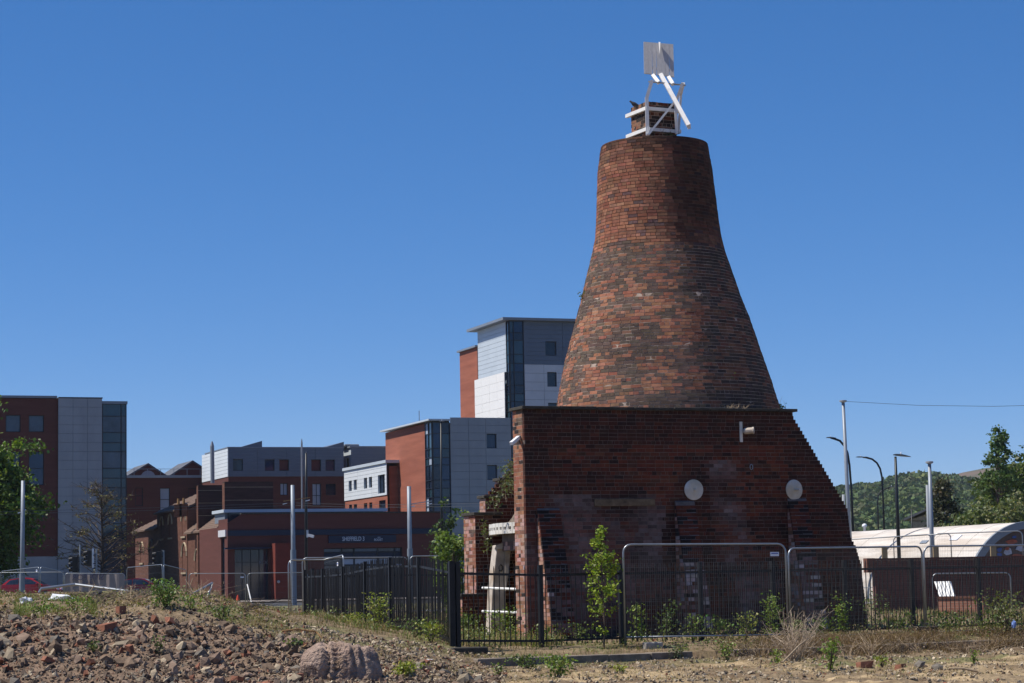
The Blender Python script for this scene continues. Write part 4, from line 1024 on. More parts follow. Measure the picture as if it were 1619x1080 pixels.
# ---- old brick chapel range left of it: walls face left, roofs rise to two big stacks
C = corner(346, 900, 195); b8 = thing('old_brick_chapel', 'old brick chapel with arched windows, brown roofs and two big square brick stacks', 'building', C)
def lsec(x0, x1, ye0, ye1, yr, m, run, zrise, holes=(), out=0.0, gable_front=False):
    t0, t1 = tat(x0, 880, C, LEFT), tat(x1, 880, C, LEFT); ze = zat((x0 + x1) / 2, (ye0 + ye1) / 2, C, LEFT)
    hr = rects(C, LEFT, holes); facade('brick_wall', b8, C, LEFT, t0, t1, -.1, ze, m, hr, out=out)
    for h in hr:
        w = window(b8, C, LEFT, h, M_glass, out=out, nx=1)
        a = MB(); mid = (h[0] + h[1]) / 2; rr = (h[1] - h[0]) / 2 + .12
        pts = [pt(C, LEFT, mid + rr * cos(v), h[3] - rr * .4 + rr * 1.1 * sin(v), out + .04) for v in np.linspace(0, pi, 9)]
        a.tube(pts, .10, 4); a.build('stone_arch', M_sandstone, b8)
        a = MB(); a.box(pt(C, LEFT, h[0] - .1, h[2] - .16, out + .005), LEFT * (h[1] - h[0] + .2), Vector((LEFT.y, -LEFT.x, 0)) * .12, Z * .16); a.build('sill', M_sandstone, b8)
    nl = Vector((LEFT.y, -LEFT.x, 0))
    E0, E1 = pt(C, LEFT, t0 - .2, ze - .1, out + .35), pt(C, LEFT, t1 + .25, ze - .1, out + .35); up = -nl * run + Z * zrise
    r = MB(); r.prism([E0, E1, E1 + up, E0 + up], Vector((0, 0, .16))); ro = r.build('roof', M_roof, b8)
    # tile courses
    for k in range(1, 9):
        f = k / 9; r = MB(); o = E0 + up * f + Z * .165; r.box(o, (E1 - E0), up * .03, Z * .035); r.build('tile_course', M_roof, ro)
    bk = MB(); bk.prism([pt(C, LEFT, t1, -.1, out - .03), pt(C, LEFT, t1, ze - .05, out - .03), pt(C, LEFT, t1, ze + zrise - .25, out - run + .2), pt(C, LEFT, t1, ze - .05, out - 2 * run), pt(C, LEFT, t1, -.1, out - 2 * run)], LEFT * (t0 - t1) * .999); bk.build('gable_wall', m, b8)
    return t0, t1, ze
lsec(297, 346, 843, 837.5, 812, M_oldbrick, 2.2, 1.7, [(324, 851, 329, 868), (309, 880, 315, 905), (327, 885, 333, 915)])
lsec(249, 297, 818, 799, 789, M_oldbrick, 4.6, 2.0, [(288.5, 817, 294.5, 848), (268, 823, 273, 850), (255, 826, 259, 852), (289, 872, 296, 905)], out=.05)
lsec(214, 249, 842, 835.5, 826, M_oldbrick, 4.0, 1.9, [(222, 868, 227, 890), (236, 866, 242, 890)])
for (x0, x1, yt, D, dd) in ((313.5, 357, 767, 202, 5.0), (355.5, 432, 761.5, 195.5, 7.0)):
    CC = corner(x0, 800, D); t1 = tat(x1, 800, CC, FRONT); zz = zat((x0 + x1) / 2, yt, CC, FRONT)
    bx = MB(); bx.box(Vector((CC.x, CC.y, -.1)), bu * t1, bwv * dd * .14, Z * (zz + .1)); so = bx.build('brick_stack', M_stackbrick, b8)
    for y in range(0, 5):
        bx = MB(); z_ = zz - .5 - y * 1.15; bx.box(Vector((CC.x, CC.y, z_)) - bu * .012 - bwv * .012, bu * (t1 + .024), bwv * (dd * .14 + .024), Z * .035); bx.build('mortar_band', M_sandstone, so)
    bx = MB(); bx.box(Vector((CC.x, CC.y, -.1)) - bu * .02 + bwv * .02, bu * .018, bwv * (dd * .14 - .04), Z * zz); bx.build('stack_side', M_oldbrick, so)  # paler sheet: the sunlit left edge is put into the brick colour
for (px, y0, y1) in ((282, 790, 800), (290.5, 789, 799), (315.5, 781, 793)):
    p = P(px, y1, 204); bx = MB(); hh = (y1 - y0) / (FPX / 201); bx.box(p - Vector((.35, .3, 1.0)), (.7, 0, 0), (0, .6, 0), (0, 0, hh + .55)); cs = bx.build('chimney', M_oldbrick, b8)
    bx = MB(); bx.lathe(p + Z * (hh - .45), [(.13, 0), (.11, .55)], 8); bx.build('chimney_pot', M_rust, cs)

# ---- arched hut on the right
C = corner(1632, 900, 110); hw = bwv; hd = -bu
hut = thing('arched_hut', 'long pale curved-roof hut with a dark arched end wall, beyond the right-hand fences', 'hut', C)
HR, HL = 3.72, 22.0
def hp(a, r, w): return C + bu * (-r * cos(a)) + Z * (r * sin(a)) + bwv * w
ns = 15; bays = 12
for k in range(bays):
    w0, w1 = k * HL / bays, (k + 1) * HL / bays - .004
    b = MB(); na = 36
    for i in range(na + 1):
        a = pi * i / na; r = HR + .0
        for w in (w0, w1): b.v.append(tuple(hp(a, r + (.008 if k % 2 else 0), w)))
    for i in range(na): b.f.append((2 * i, 2 * i + 1, 2 * i + 3, 2 * i + 2))
    b.build('roof_sheet', M_corrug, hut)
b = MB(); pts = [hp(a, HR - .05, .12) for a in np.linspace(0, pi, 30)]; b.add(pts, [tuple(range(30))]); b.build('end_wall', M_hutdark, hut)
b = MB(); na = 30
for i in range(na + 1):
    a = pi * i / na
    for (r, w) in ((HR + .05, -.06), (HR - .32, -.06), (HR - .32, .1), (HR + .05, .1)): b.v.append(tuple(hp(a, r, w)))
for i in range(na):
    for j in range(4): b.f.append((i * 4 + j, (i + 1) * 4 + j, (i + 1) * 4 + (j + 1) % 4, i * 4 + (j + 1) % 4))
b.build('end_trim', M_fascia, hut)
def endq(px0, py0, px1, py1, m, name, o=.05):
    pl = C + bwv * .10; a, zA_ = hit(px0, py0, pl, bu); c_, zB2 = hit(px1, py1, pl, bu); b = MB()
    mid = ((a + c_) / 2, (zA_ + zB2) / 2); rx, rzz = abs(c_ - a) / 2, abs(zA_ - zB2) / 2; k = 9
    b.prism([pl + bu * (mid[0] + rx * cos(v) * (1 + .25 * sin(v * 3 + px0))) + Z * (mid[1] + rzz * sin(v) * (1 + .2 * cos(v * 2 + py0))) for v in np.linspace(0, 2 * pi, k + 1)[:-1]], -bwv * o); return b.build(name, m, hut)
endq(1590, 853, 1608, 861, M_muralr, 'mural_patch', .02); endq(1600, 847, 1607, 851, M_muralb, 'mural_patch', .035)
endq(1587, 866, 1600, 878, M_muralw, 'mural_patch', .03); endq(1588, 865, 1596, 870, M_muralr, 'mural_patch', .045); endq(1606, 862, 1619, 872, M_muralw, 'mural_patch', .05)
endq(1576, 866, 1584, 873, M_muralb, 'mural_patch', .045); endq(1576, 874, 1584, 880, M_muralb, 'mural_patch', .045); endq(1598, 876, 1616, 880, M_muralr, 'mural_patch', .06)
for (px, py, w_, h_) in ((1461.5, 856.5, .3, .14), (1511, 850, .32, .26), (1548, 0, 0, 0)):
    if not w_: continue
    r = ray(px, py); best = None
    for w in np.linspace(.2, HL, 400):           # find the roof point seen there
        for a in np.linspace(.2, 1.5, 60):
            q = hp(a, HR + .03, w); v = (q - Vector((0, 0, EYE))); dd = (v.normalized() - r.normalized()).length
            if best is None or dd < best[0]: best = (dd, a, w)
    a, w = best[1], best[2]; q = hp(a, HR + .03, w); tn = (hp(a + .01, HR, w) - hp(a, HR, w)).normalized(); nn = (hp(a, 1, w) - hp(a, 0, w)).normalized()
    b = MB(); b.cbox(q, bwv * w_ * 2.2, tn * h_ * 1.6, nn * .05); b.build('roof_patch', M_fascia if py > 855 else M_label, hut)
for (px, lbl, D) in ((1367, 'small round white roof cowl above the pale hut', 131),):
    p = P(px, 834, D); b = MB(); b.lathe(p, [(.08, -1.2), (.08, .0), (.14, .03), (.155, .11), (.11, .2), (.03, .23)], 12); tag(b.build('roof_cowl', M_whitebag, None, smooth=True), lbl, 'cowl')

# ---- small stone house under the conifer
C = corner(1441, 830, 205); hs_ = thing('stone_house', 'small pale stone house with a dark sloping roof, beside the conifer', 'house', C)
zt_ = zat(1455, 823, C, FRONT); tR = tat(1492, 830, C, FRONT); zr_ = zat(1466, 815, C, FRONT)
b = MB(); b.box(Vector((C.x, C.y, -.1)), U(-22) * tR, Wd(-22) * 6, Z * zt_); b.build('wall', M_sandstone, hs_)
b = MB(); hu_, hw_ = U(-22), Wd(-22); a0_ = Vector((C.x, C.y, zt_)); b.prism([a0_ - hu_ * .3, a0_ + hu_ * (tR / 2) + Z * (zr_ - zt_) * 1.4, a0_ + hu_ * tR], hw_ * .3); b.build('gable_wall', M_sandstone, hs_)
b = MB(); e0 = a0_ - hu_ * .6 - hw_ * .4; tp = a0_ + hu_ * tR / 2 + Z * ((zr_ - zt_) * 1.4 + .3) - hw_ * .4
b.prism([e0, tp, tp + Z * .2, e0 + Z * .2], hw_ * 7); e1 = a0_ + hu_ * (tR + .6) - hw_ * .4; b.prism([tp, e1, e1 + Z * .2, tp + Z * .2], hw_ * 7); b.build('roof', M_slate, hs_)

# ---- brick yard walls on the right
C = at(1386, 78, 0); C.z = 0
yw = thing('brick_yard_wall', 'long dark red brick yard wall behind the railings, below the pale hut', 'wall', C)
zz = zat(1440, 886, C, U(12)); b = MB(); b.box(Vector((C.x, C.y, -.3)), U(12) * 10.5, Wd(12) * .3, Z * (zz + .3)); b.build('wall_face', M_yard, yw)
b = MB(); b.box(Vector((C.x, C.y, zz + .003)) - Wd(12) * .04, U(12) * 10.5, Wd(12) * .38, Z * .09); b.build('coping', M_yard, yw)
b = MB(); b.box(Vector((C.x, C.y, zz - .4)) - U(12) * .3 - Wd(12) * .03, U(12) * .29, Wd(12) * .36, Z * .5); b.build('end_pier', M_oldbrick, yw)
for i, (px, y0) in enumerate(((1399, 866), (1480, 864), (1571, 862))):
    p = P(px, 885, 82); b = MB(); hh = (885 - y0) / (FPX / 82); b.box(p - Vector((.10, .07, .6)), (.20, 0, 0), (0, .14, 0), (0, 0, hh + .6))
    tag(b.build('timber_post', M_timber), ['timber post standing above the left end of the dark brick yard wall', 'dark-shaded timber post beside the grey pole, above the yard wall', 'pale timber post in front of the mural on the hut'][i], 'post', 'timber posts above the yard wall')
A_ = -34.0; C = at(1483, 70, 0); C.z = 0
lw = thing('low_brick_wall', 'low sunlit orange brick wall in front of the dark yard wall', 'wall', C)
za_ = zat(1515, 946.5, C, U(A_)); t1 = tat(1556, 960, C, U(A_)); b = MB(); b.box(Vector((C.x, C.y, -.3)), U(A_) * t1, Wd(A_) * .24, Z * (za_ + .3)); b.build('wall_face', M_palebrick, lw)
b = MB(); b.box(Vector((C.x, C.y, za_ + .003)) - Wd(A_) * .03, U(A_) * t1, Wd(A_) * .3, Z * .07); b.build('coping', M_oldbrick, lw)
q = [P(1477, 919.5, 71), P(1503.5, 919, 71.2), P(1511.5, 944.5, 70.6), P(1485.5, 943.5, 70.4)]
b = MB(); kf = 12
for i in range(kf + 1):
    f = i / kf; o = Vector((0, -.04 if i % 2 else .02, 0)); b.v += [tuple(q[3].lerp(q[2], f) + o), tuple(q[0].lerp(q[1], f) + o)]
for i in range(kf): b.f.append((2 * i, 2 * i + 2, 2 * i + 3, 2 * i + 1))
sh = b.build('corrugated_sheet', M_white); md = sh.modifiers.new('solid', 'SOLIDIFY'); md.thickness = .015; tag(sh, 'white corrugated sheet leaning on top of the low brick wall', 'sheet')
# ------------------------------------------------------------------ site fences
def child_copy(me, name, parent, loc, rot=0.0):
    o = bpy.data.objects.new(name, me); o.location = Vector(loc) - base_of(parent); o.rotation_euler = (0, 0, rot); return link(o, parent)
def bar_mesh(H, r=.0103, z0=.05):
    b = MB(); b.tube([(0, 0, z0), (0, 0, H - .05), (0, 0, H)], [r, r, r * .25], 5); me = bpy.data.meshes.new('bar'); me.from_pydata(b.v, [], b.f); me.materials.append(M_black); return me
def railing(label, A_, B_, nb=None, posts=None, H=1.62, sp=.118, first_post=.105, group='black railings round the kiln', stops=None, corner=True):
    d = (B_ - A_); L = d.length; d = d / L; t = thing('railing_fence', label, 'fence', (A_.x, A_.y, float(gz(A_.x, A_.y))), group)
    ps = stops or [L * i / nb for i in range(nb + 1)]
    bm = bar_mesh(H)
    def g(s): p = A_ + d * s; return Vector((p.x, p.y, float(gz(p.x, p.y, False))))
    for i, s in enumerate(ps):
        p = g(s); w = first_post if (i == 0 and corner) else .085
        m = MB(); m.box(p - d * w / 2 - Vector((-d.y, d.x, 0)) * w / 2 - Z * .2, d * w, Vector((-d.y, d.x, 0)) * w, Z * (H + .2 + (.03 if i == 0 else 0)))
        m.build('post', M_black, t)
    for i in range(len(ps) - 1):
        p, q = g(ps[i]), g(ps[i + 1])
        for z_ in (.13, H - .20):
            m = MB(); m.bar(p + d * .04 + Z * z_, q - d * .04 + Z * z_, .012, .045); m.build('rail', M_black, t)
        n_ = int(round((ps[i + 1] - ps[i]) / sp))
        for k in range(1, n_):
            s = ps[i] + (ps[i + 1] - ps[i]) * k / n_; o = child_copy(bm, 'bar', t, g(s), random.random()); o.rotation_euler = (random.gauss(0, .006), random.gauss(0, .006), 0)
    return t
RA = at(716, 43, 0); RA.z = 0; RB = at(483, 61.5, 0); RB.z = 0
railing('black iron railings running back from the corner post, left of the kiln', RA, RB, 6)
rd = U(30); RC = RA + rd * 15.2
stops = []
for px in (718, 855, 982, 1108, 1223, 1337, 1443, 1549, 1640):
    stops.append(max(0, hit(px, 960, RA, rd)[0]))
stops[0] = 0
def ext_stops(): return stops
RA2 = RA + rd * .12
railing('black iron railings along the front of the kiln to the right-hand side', RA2, RC, stops=[s - .12 if s > .2 else 0 for s in stops], corner=False)
RB2 = RB + Vector((.2, .15, 0)); railing('black iron railings across the back of the enclosure', RB2, RB2 + U(14) * 12, 4, corner=False)

def heras(path, label, H=2.0, sp=.042, plates=(), name='mesh_fence_panel', wires=True, group='grey mesh fence panels', tube_r=.021, banner=False):
    """path: (px, D, y_top) corners of the top rail"""
    pts = [P(px, y, D) for px, D, y in path]; bot = [p - Z * H for p in pts]
    t = thing(name, label, 'fence panel', (bot[0].x, bot[0].y, bot[0].z), group)
    r = .17; u0 = (pts[1] - pts[0]).normalized(); u1 = (pts[-1] - pts[-2]).normalized()
    top = []
    for a in np.linspace(0, pi / 2, 5): top.append(pts[0] + u0 * (r - r * cos(a)) - Z * (r - r * sin(a)))
    for p in pts[1:-1]: top.append(p)
    for a in np.linspace(pi / 2, 0, 5): top.append(pts[-1] - u1 * (r - r * cos(a)) - Z * (r - r * sin(a)))
    b = MB(); b.tube([bot[0]] + top + [bot[-1]], tube_r, 7); b.build('frame', M_galv, t, smooth=True)
    b = MB(); b.tube([bp + Z * .16 for bp in bot], tube_r * .8, 6); b.build('bottom_rail', M_galv, t, smooth=True)
    if wires:
        b = MB(); segs = [(pts[i], pts[i + 1]) for i in range(len(pts) - 1)]
        for (p, q) in segs:
            L = (q - p).length; n_ = max(2, int(L / sp)); u = (q - p) / L
            for k in range(n_):
                s = (k + .5) / n_; e = p.lerp(q, s); b.tube([e - Z * (H - .17), e - Z * .02], .0013, 3, cap=False)
            for z_ in (.10, .42, .46, .78, 1.1, 1.14, 1.5, 1.75): b.tube([p - Z * z_, q - Z * z_], .0016, 3, cap=False)
        w = b.build('wire_mesh', M_wire, t); w['kind'] = 'stuff'
    for (px, py, w_, h_) in plates:
        i = 0 if len(pts) == 2 or px < path[1][0] else 1
        d = pts[i + 1] - pts[i]; dh = Vector((d.x, d.y, 0)).normalized(); tt, zz = hit(px, py, pts[i], dh); n_ = Vector((dh.y, -dh.x, 0))
        b = MB(); o = pt(pts[i], dh, tt - w_ / 2, zz - h_ / 2, .02); b.box(o, dh * w_ + Z * (d.z / hypot(d.x, d.y)) * w_, n_ * .006, Z * h_); pl = b.build('name_plate', M_label, t)
        b = MB(); b.box(o + n_ * .008 + Z * h_ * .52 + dh * w_ * .12, dh * w_ * .76, n_ * .003, Z * h_ * .24); b.build('plate_print', M_labelprint, pl)
    return t
heras([(985, 44.5, 861), (1241.5, 45.5, 860)], 'widest near mesh fence panel, in front of the kiln wall with a small white plate', plates=[(1224, 876, .19, .085)])
heras([(1246, 46.0, 867), (1457, 48.6, 864)], 'near mesh fence panel below the kiln wall foot, between the two widest panels')
heras([(1460, 48.2, 864), (1650, 49.5, 861.5)], 'near mesh fence panel at the far right before the low sunlit wall')
heras([(456, 66, 885), (512, 66.6, 885), (543, 64, 877.5)], 'bent mesh fence panel leaning at the far end of the black railings', sp=.12, plates=[(535, 892, .15, .11)])
heras([(459.5, 66.3, 885.5), (482, 69.5, 886)], 'narrow mesh fence panel clipped behind the bent one', sp=.2)
heras([(478, 75, 882), (645, 75.6, 881)], 'mesh fence panel behind the railings, beside the shop front', plates=[(630, 893.5, .2, .08)])
heras([(647.5, 75.6, 879.5), (806, 76.5, 877.5)], 'mesh fence panel behind the railings, reaching the rear brick pier')
heras([(1338, 84, 853.5), (1472, 83, 845)], 'raised mesh fence panel in front of the pale hut, left of the grey pole', sp=.05)
heras([(1476, 83, 844), (1616, 82, 839.5)], 'raised mesh fence panel in front of the hut arch', sp=.05)
heras([(1412.5, 89, 849), (1503, 88, 843.5)], 'mesh fence panel standing furthest back against the pale hut roof', sp=.1)
heras([(1474, 72.5, 907), (1597, 73, 905.5)], 'low mesh fence panel behind the white corrugated sheet', sp=.1)
# far row along the road
heras([(1.5, 126, 903.5), (62, 122.6, 896.5)], 'far mesh fence panel leaning in front of the red car', sp=.12, plates=[(58.5, 902.5, .15, .12)])
heras([(64, 122.6, 896), (101, 126.6, 904)], 'far mesh fence panel turned away, just left of the grey banner', sp=.12)
heras([(-60, 128.5, 906), (100, 128, 904.5)], 'long far mesh fence panel behind the red car pole', sp=.2)
tb = heras([(102.5, 127, 906.5), (197.5, 127, 907)], 'far mesh fence panel covered by a grey printed banner', wires=False)
a_, c_ = P(103.5, 908, 127), P(196.5, 908.5, 127); dh = Vector((c_.x - a_.x, c_.y - a_.y, 0)).normalized(); L_ = (Vector((c_.x, c_.y, 0)) - Vector((a_.x, a_.y, 0))).length
b = MB(); kf = 24
for i in range(kf + 1):
    f = i / kf; o = a_.lerp(c_, f) + Vector((0, .03 * sin(f * 40) + .02 * sin(f * 13), 0)) - Vector((0, .03, 0))
    for zz in (0, -.6, -1.2, -1.75): b.v.append(tuple(o + Z * (zz + .03 * sin(f * 9) * (zz == 0))))
for i in range(kf):
    for j in range(3): b.f.append((i * 4 + j, i * 4 + j + 1, (i + 1) * 4 + j + 1, (i + 1) * 4 + j))
bn = b.build('banner', M_banner, tb)
for body, px, py, sz, sx in (('SITE FOR', 140, 913.2, .46, 1.0), ('SALE', 140.5, 921.5, .36, 1.0)):
    tt, zz = hit(px, py, a_, dh); text(body, sz, pt(a_, dh, tt, zz, .14), dh, M_bannertext, bn, mirror=True, sx=sx)
heras([(200.5, 126.5, 897.5), (256.5, 123, 892.5)], 'far mesh fence panel in front of the dark red car', sp=.12)
heras([(258.5, 123, 892.5), (295, 126.5, 901.5)], 'far mesh fence panel turned away, beside the right-hand traffic light', sp=.12)
heras([(299, 127, 907), (388, 127, 906.5)], 'far mesh fence panel in front of the old chapel wall', sp=.12, plates=[(383, 912.5, .2, .08)])
heras([(391.5, 127, 906.5), (486, 127.3, 905)], 'far mesh fence panel in front of the shop entrance', sp=.12)
b = MB(); b.tube([P(391, 924, 126.6), P(397.5, 952, 125.6)], .035, 6); tag(b.build('fence_brace', M_white), 'short white sloping brace behind the far mesh fence by the shop entrance', 'brace')
b = MB(); b.tube([P(514, 1000, 62.6), P(533, 996, 62.4), P(541, 992, 62.2)], .03, 6); tag(b.build('bent_steel_tube', M_galv), 'bent steel foot of the leaning fence panel', 'fence foot')
def block(name, px, D, sx, sy, sz, m, label, rot=15, dz=-.04, cat='fence foot', group=None):
    p = gp(px, D); t = MB(); u, w = U(rot), Wd(rot); t.box(p - u * sx / 2 - w * sy / 2 + Z * dz, u * sx, w * sy, Z * sz); o = t.build(name, m, bevel=.02); return tag(o, label, cat, group)
block('concrete_foot', 1032, 44.1, .36, .22, .15, M_concblock, 'grey concrete block foot of the widest near fence panel')
block('rubber_foot', 742, 42.2, .68, .26, .14, M_rubber, 'dark block lying at the foot of the corner post', 12)
block('rubber_foot', 1244, 45.4, .6, .24, .14, M_rubber, 'dark fence foot where the two near panels meet below the kiln', 20)
block('rubber_foot', 1460, 48.0, .6, .26, .2, M_rubber, 'dark fence foot among brambles at the right-hand panel joint', 15)

# ------------------------------------------------------------------ poles, lamps, signals
def pole(px0, y0, px1, y1, D, r0, r1, name, label, m=M_pole, cap=False, collar=False, cat='pole', group=None):
    a, c = P(px1, y1, D), P(px0, y0, D); c.y = a.y; t = thing(name, label, cat, (a.x, a.y, 0), group)
    b = MB(); foot = Vector((a.x, a.y, -.1)); b.tube([foot, foot.lerp(c, .5), c], [r1, (r0 + r1) / 2, r0], 12); b.build('shaft', m, t, smooth=True)
    if cap: b = MB(); b.lathe(c, [(r0, -.02), (r0 * 2.3, .03), (r0 * 2.3, .1), (r0 * .5, .12)], 14); b.build('cap', M_conc, t)
    if collar:
        zc_ = P(px1, collar, D).z; q = foot.lerp(c, zc_ / c.z); b = MB(); b.tube([foot, q], [r1 * 1.25, r1 * 1.2], 12); b.build('base_sleeve', m if collar < 0 else M_fascia, t)
    return t, c
tp1, c1 = pole(36.5, 760, 34.5, 955, 140, .12, .15, 'tram_pole', 'grey tram pole beside the leafy tree and red car', collar=905)
tp2, c2 = pole(462.5, 767, 464.5, 950, 145, .13, .16, 'tram_pole', 'grey tram pole with crossbar before the low brick building, left of the sign', collar=868)
tp3, c3 = pole(646.5, 769, 649.5, 960, 140, .13, .15, 'tram_pole', 'grey tram pole right of the sign board', collar=866)
def crossarm(t, pole_px, D, x0, y0, x1, y1, m):
    b = MB(); b.bar(P(x0, y0, D), P(x1, y1, D), .05); b.build('cross_arm', m, t)
    for px, py in ((x0 + 2, y0 + 4), (x1 - 4, y1 + 5)):
        b = MB(); b.bar(P(px - 3, py + .8, D), P(px + 4, py - 1, D), .05); b.build('insulator', M_label, t)
crossarm(tp2, 462, 145, 448, 792.5, 490, 786.5, M_rust)
crossarm(tp3, 648, 140, 650, 797, 683, 792, M_galv); crossarm(tp1, 36, 140, 29, 806.5, 41, 802, M_rust)
for i, (y0, y1, y2, y3) in enumerate(((808, 795, 798, 796), (812, 799, 802, 800))):
    b = MB(); b.tube([P(-40, y0 + 3, 138), P(36, y0, 140), P(240, (y0 + y1) / 2 + 1.5, 143), P(463, y1, 145), P(560, (y1 + y2) / 2 + 1.5, 143), P(648, y2, 140), P(760, y3, 136)], .014, 4)
    tag(b.build('tram_wire', M_wire), ['upper thin overhead tram wire strung between the grey poles', 'lower thin overhead tram wire strung between the grey poles'][i], 'wire')
tp4, c4 = pole(1333, 636, 1345, 855, 118, .085, .13, 'tall_pole', 'tallest grey pole rising just right of the kiln, with a wire from its top', cap=True)
b = MB(); q = P(1700, 639, 112); b.tube([c4 + Z * .05, c4.lerp(q, .33) - Z * .13, c4.lerp(q, .66) - Z * .15, q], .012, 4); tag(b.build('span_wire', M_black), 'thin wire stretching right from the tallest grey pole across the sky', 'wire')
pole(1469.5, 733, 1474, 890, 106, .08, .125, 'tall_pole', 'shorter grey pole in front of the pale hut and conifer', cap=True)
for px, y0, y1, D, lb in ((1466, 767, 832, 150, 'pale grey post behind the shorter grey pole'), (1333.5, 782, 850, 150, 'pale grey post showing just left of the tallest pole')):
    pole(px, y0, px + 1, y1, D, .10, .11, 'pale_post', lb, M_conc, cat='post')
def street_lamp(pts, D, head, r, label, m=M_blackpole):
    base = P(*pts[0], D); t = thing('street_lamp', label, 'street lamp', (base.x, base.y, 0))
    q = [P(px, py, D) for px, py in pts]; q[0] = Vector((q[1].x + (q[0].x - q[1].x), base.y, -.1))
    b = MB(); b.tube(q, [r * 1.2] + [r] * (len(q) - 2) + [r * .7], 8); b.build('column', m, t, smooth=True)
    (x0, y0), (x1, y1), th = head; a, c = P(x0, y0, D), P(x1, y1, D); b = MB(); n_ = 7
    pr = [(0, .3), (.15, .8), (.4, 1), (.7, .8), (1, .25)]
    d = c - a; up = Vector((0, 0, 1)); sd = Vector((0, 1, 0)); ring = []
    for f, w in pr:
        o = a + d * f; ring.append([o - sd * th * 1.6 * w, o + up * th * w * .8, o + sd * th * 1.6 * w, o - up * th * .25 * w])
    for i, rg in enumerate(ring): b.v += [tuple(v) for v in rg]
    for i in range(len(pr) - 1):
        for k in range(4): b.f.append((i * 4 + k, i * 4 + (k + 1) % 4, (i + 1) * 4 + (k + 1) % 4, (i + 1) * 4 + k))
    b.f += [(0, 1, 2, 3), tuple(len(pr) * 4 - 4 + k for k in range(4))]
    b.build('lamp_head', m, t)
    b = MB(); b.lathe(a.lerp(c, .45) + Z * th * .7, [(th * .25, 0), (th * .25, th * .6), (th * .08, th * .9)], 8); b.build('photocell', M_label, t)
    return t
street_lamp([(1349.5, 835), (1346, 775), (1343, 735), (1340, 716), (1335, 705), (1328, 697), (1320, 694), (1313, 692.5)], 165, ((1306, 692.3), (1322, 692.5), .10), .085, 'curved dark street lamp partly behind the tallest grey pole')
street_lamp([(1397.5, 838), (1396, 785), (1394.5, 755), (1391.5, 741), (1386.5, 732), (1379, 726), (1370, 723.5), (1364, 723)], 180, ((1353, 723), (1370, 723.2), .10), .08, 'curved dark street lamp standing clear against the sky between two poles')
street_lamp([(1388, 838), (1387.5, 795), (1388.5, 784), (1393, 777), (1401, 772.5), (1408, 770.5)], 260, ((1405, 770.5), (1415, 769.5), .14), .09, 'smallest distant street lamp curving right against the wooded hill')
street_lamp([(1422, 890), (1418.5, 800), (1415.7, 722)], 100, ((1412, 719.5), (1440, 722.5), .11), .08, 'black street lamp with a flat arm pointing right, before the pale hut')
street_lamp([(484, 890), (483.8, 800), (484, 716)], 168, ((482, 716), (486.5, 716), .05), .11, 'slim black column in front of the clad block, carrying a small camera')
street_lamp([(699, 900), (698, 800), (697.3, 667)], 150, ((695, 667), (703, 666.5), .09), .085, 'slim black column in front of the glazed brick corner')
b = MB(); D_ = 168; b.bar(P(486, 838, D_ - .2), P(486, 850, D_ - .2), .14); b.bar(P(487, 846, D_ - .2), P(496, 848.5, D_ - .3), .2); tag(b.build('security_camera', M_conclight), 'small pale security camera on the slim black column', 'camera')
pole(1441, 805, 1441.5, 838, 190, .05, .05, 'thin_post', 'thin black post beside the small stone house', M_blackpole, cat='post')
def signal(px, ytop, D, polepx, poley, label, fx=-1):
    p = gp(polepx, D); t = thing('traffic_light', label, 'traffic light', (p.x, p.y, 0), 'traffic lights on the far road')
    tp = P(polepx, poley, D); b = MB(); b.tube([Vector((tp.x, D, -.1)), tp], .055, 8); b.build('pole', M_pole, t)
    h = P(px, ytop, D); k = MB(); k.box(h - Vector((.16, .12, .95)), (.32, 0, 0), (0, .24, 0), (0, 0, .95)); k.build('signal_head', M_black, t, bevel=.02)
    k = MB(); k.box(h + Vector((.165, -.28, -1.05)), (.02, 0, 0), (0, .56, 0), (0, 0, 1.15)); k.build('backing_board', M_label if fx < -1 else M_black, t)
    for i in range(3):
        c = h + Vector((-.17, 0, -.17 - i * .30)); k = MB(); k.lathe(c, [(.10, -.01), (.10, .02), (.02, .03)], 10, (-1, 0, 0)); k.build('lens', M_lens, t)
        k = MB(); k.lathe(c + Z * .02, [(.12, 0), (.125, .2)], 10, (-1, 0, -.15)); k.build('visor', M_black, t)
    b = MB(); b.bar(h + Vector((0, 0, -.3)), Vector((tp.x, D, h.z - .3)), .05); b.bar(h + Vector((0, 0, -.8)), Vector((tp.x, D, h.z - .8)), .05); b.build('bracket', M_black, t)
signal(119, 880, 133, 126.5, 861, 'left-hand dark traffic light in front of the concrete panels')
signal(142.5, 870, 133, 152.5, 868, 'traffic light with a pale-edged board, above the grey banner', fx=-2)
signal(251, 872, 133, 258.5, 870, 'traffic light before the old chapel wall')
t = thing('arrow_sign', 'round blue sign with a white left arrow beside the rear brick pier', 'sign', at(733, 85, 0))
c = P(733, 891, 85); b = MB(); b.lathe(c + Vector((0, .0, 0)), [(.15, 0), (.15, .02)], 24, (0, -1, 0)); sg = b.build('sign_face', M_bluesign, t)
b = MB(); o = c + Vector((0, -.03, 0)); b.prism([o + Vector((-.11, 0, 0)), o + Vector((-.02, 0, .08)), o + Vector((-.02, 0, .03)), o + Vector((.11, 0, .03)), o + Vector((.11, 0, -.03)), o + Vector((-.02, 0, -.03)), o + Vector((-.02, 0, -.08))], (0, -.006, 0)); b.build('arrow', M_whitebag, sg)
b = MB(); b.tube([Vector((c.x, 85.05, -.1)), c + Vector((0, .05, .1))], .03, 8); b.build('post', M_fascia, t)

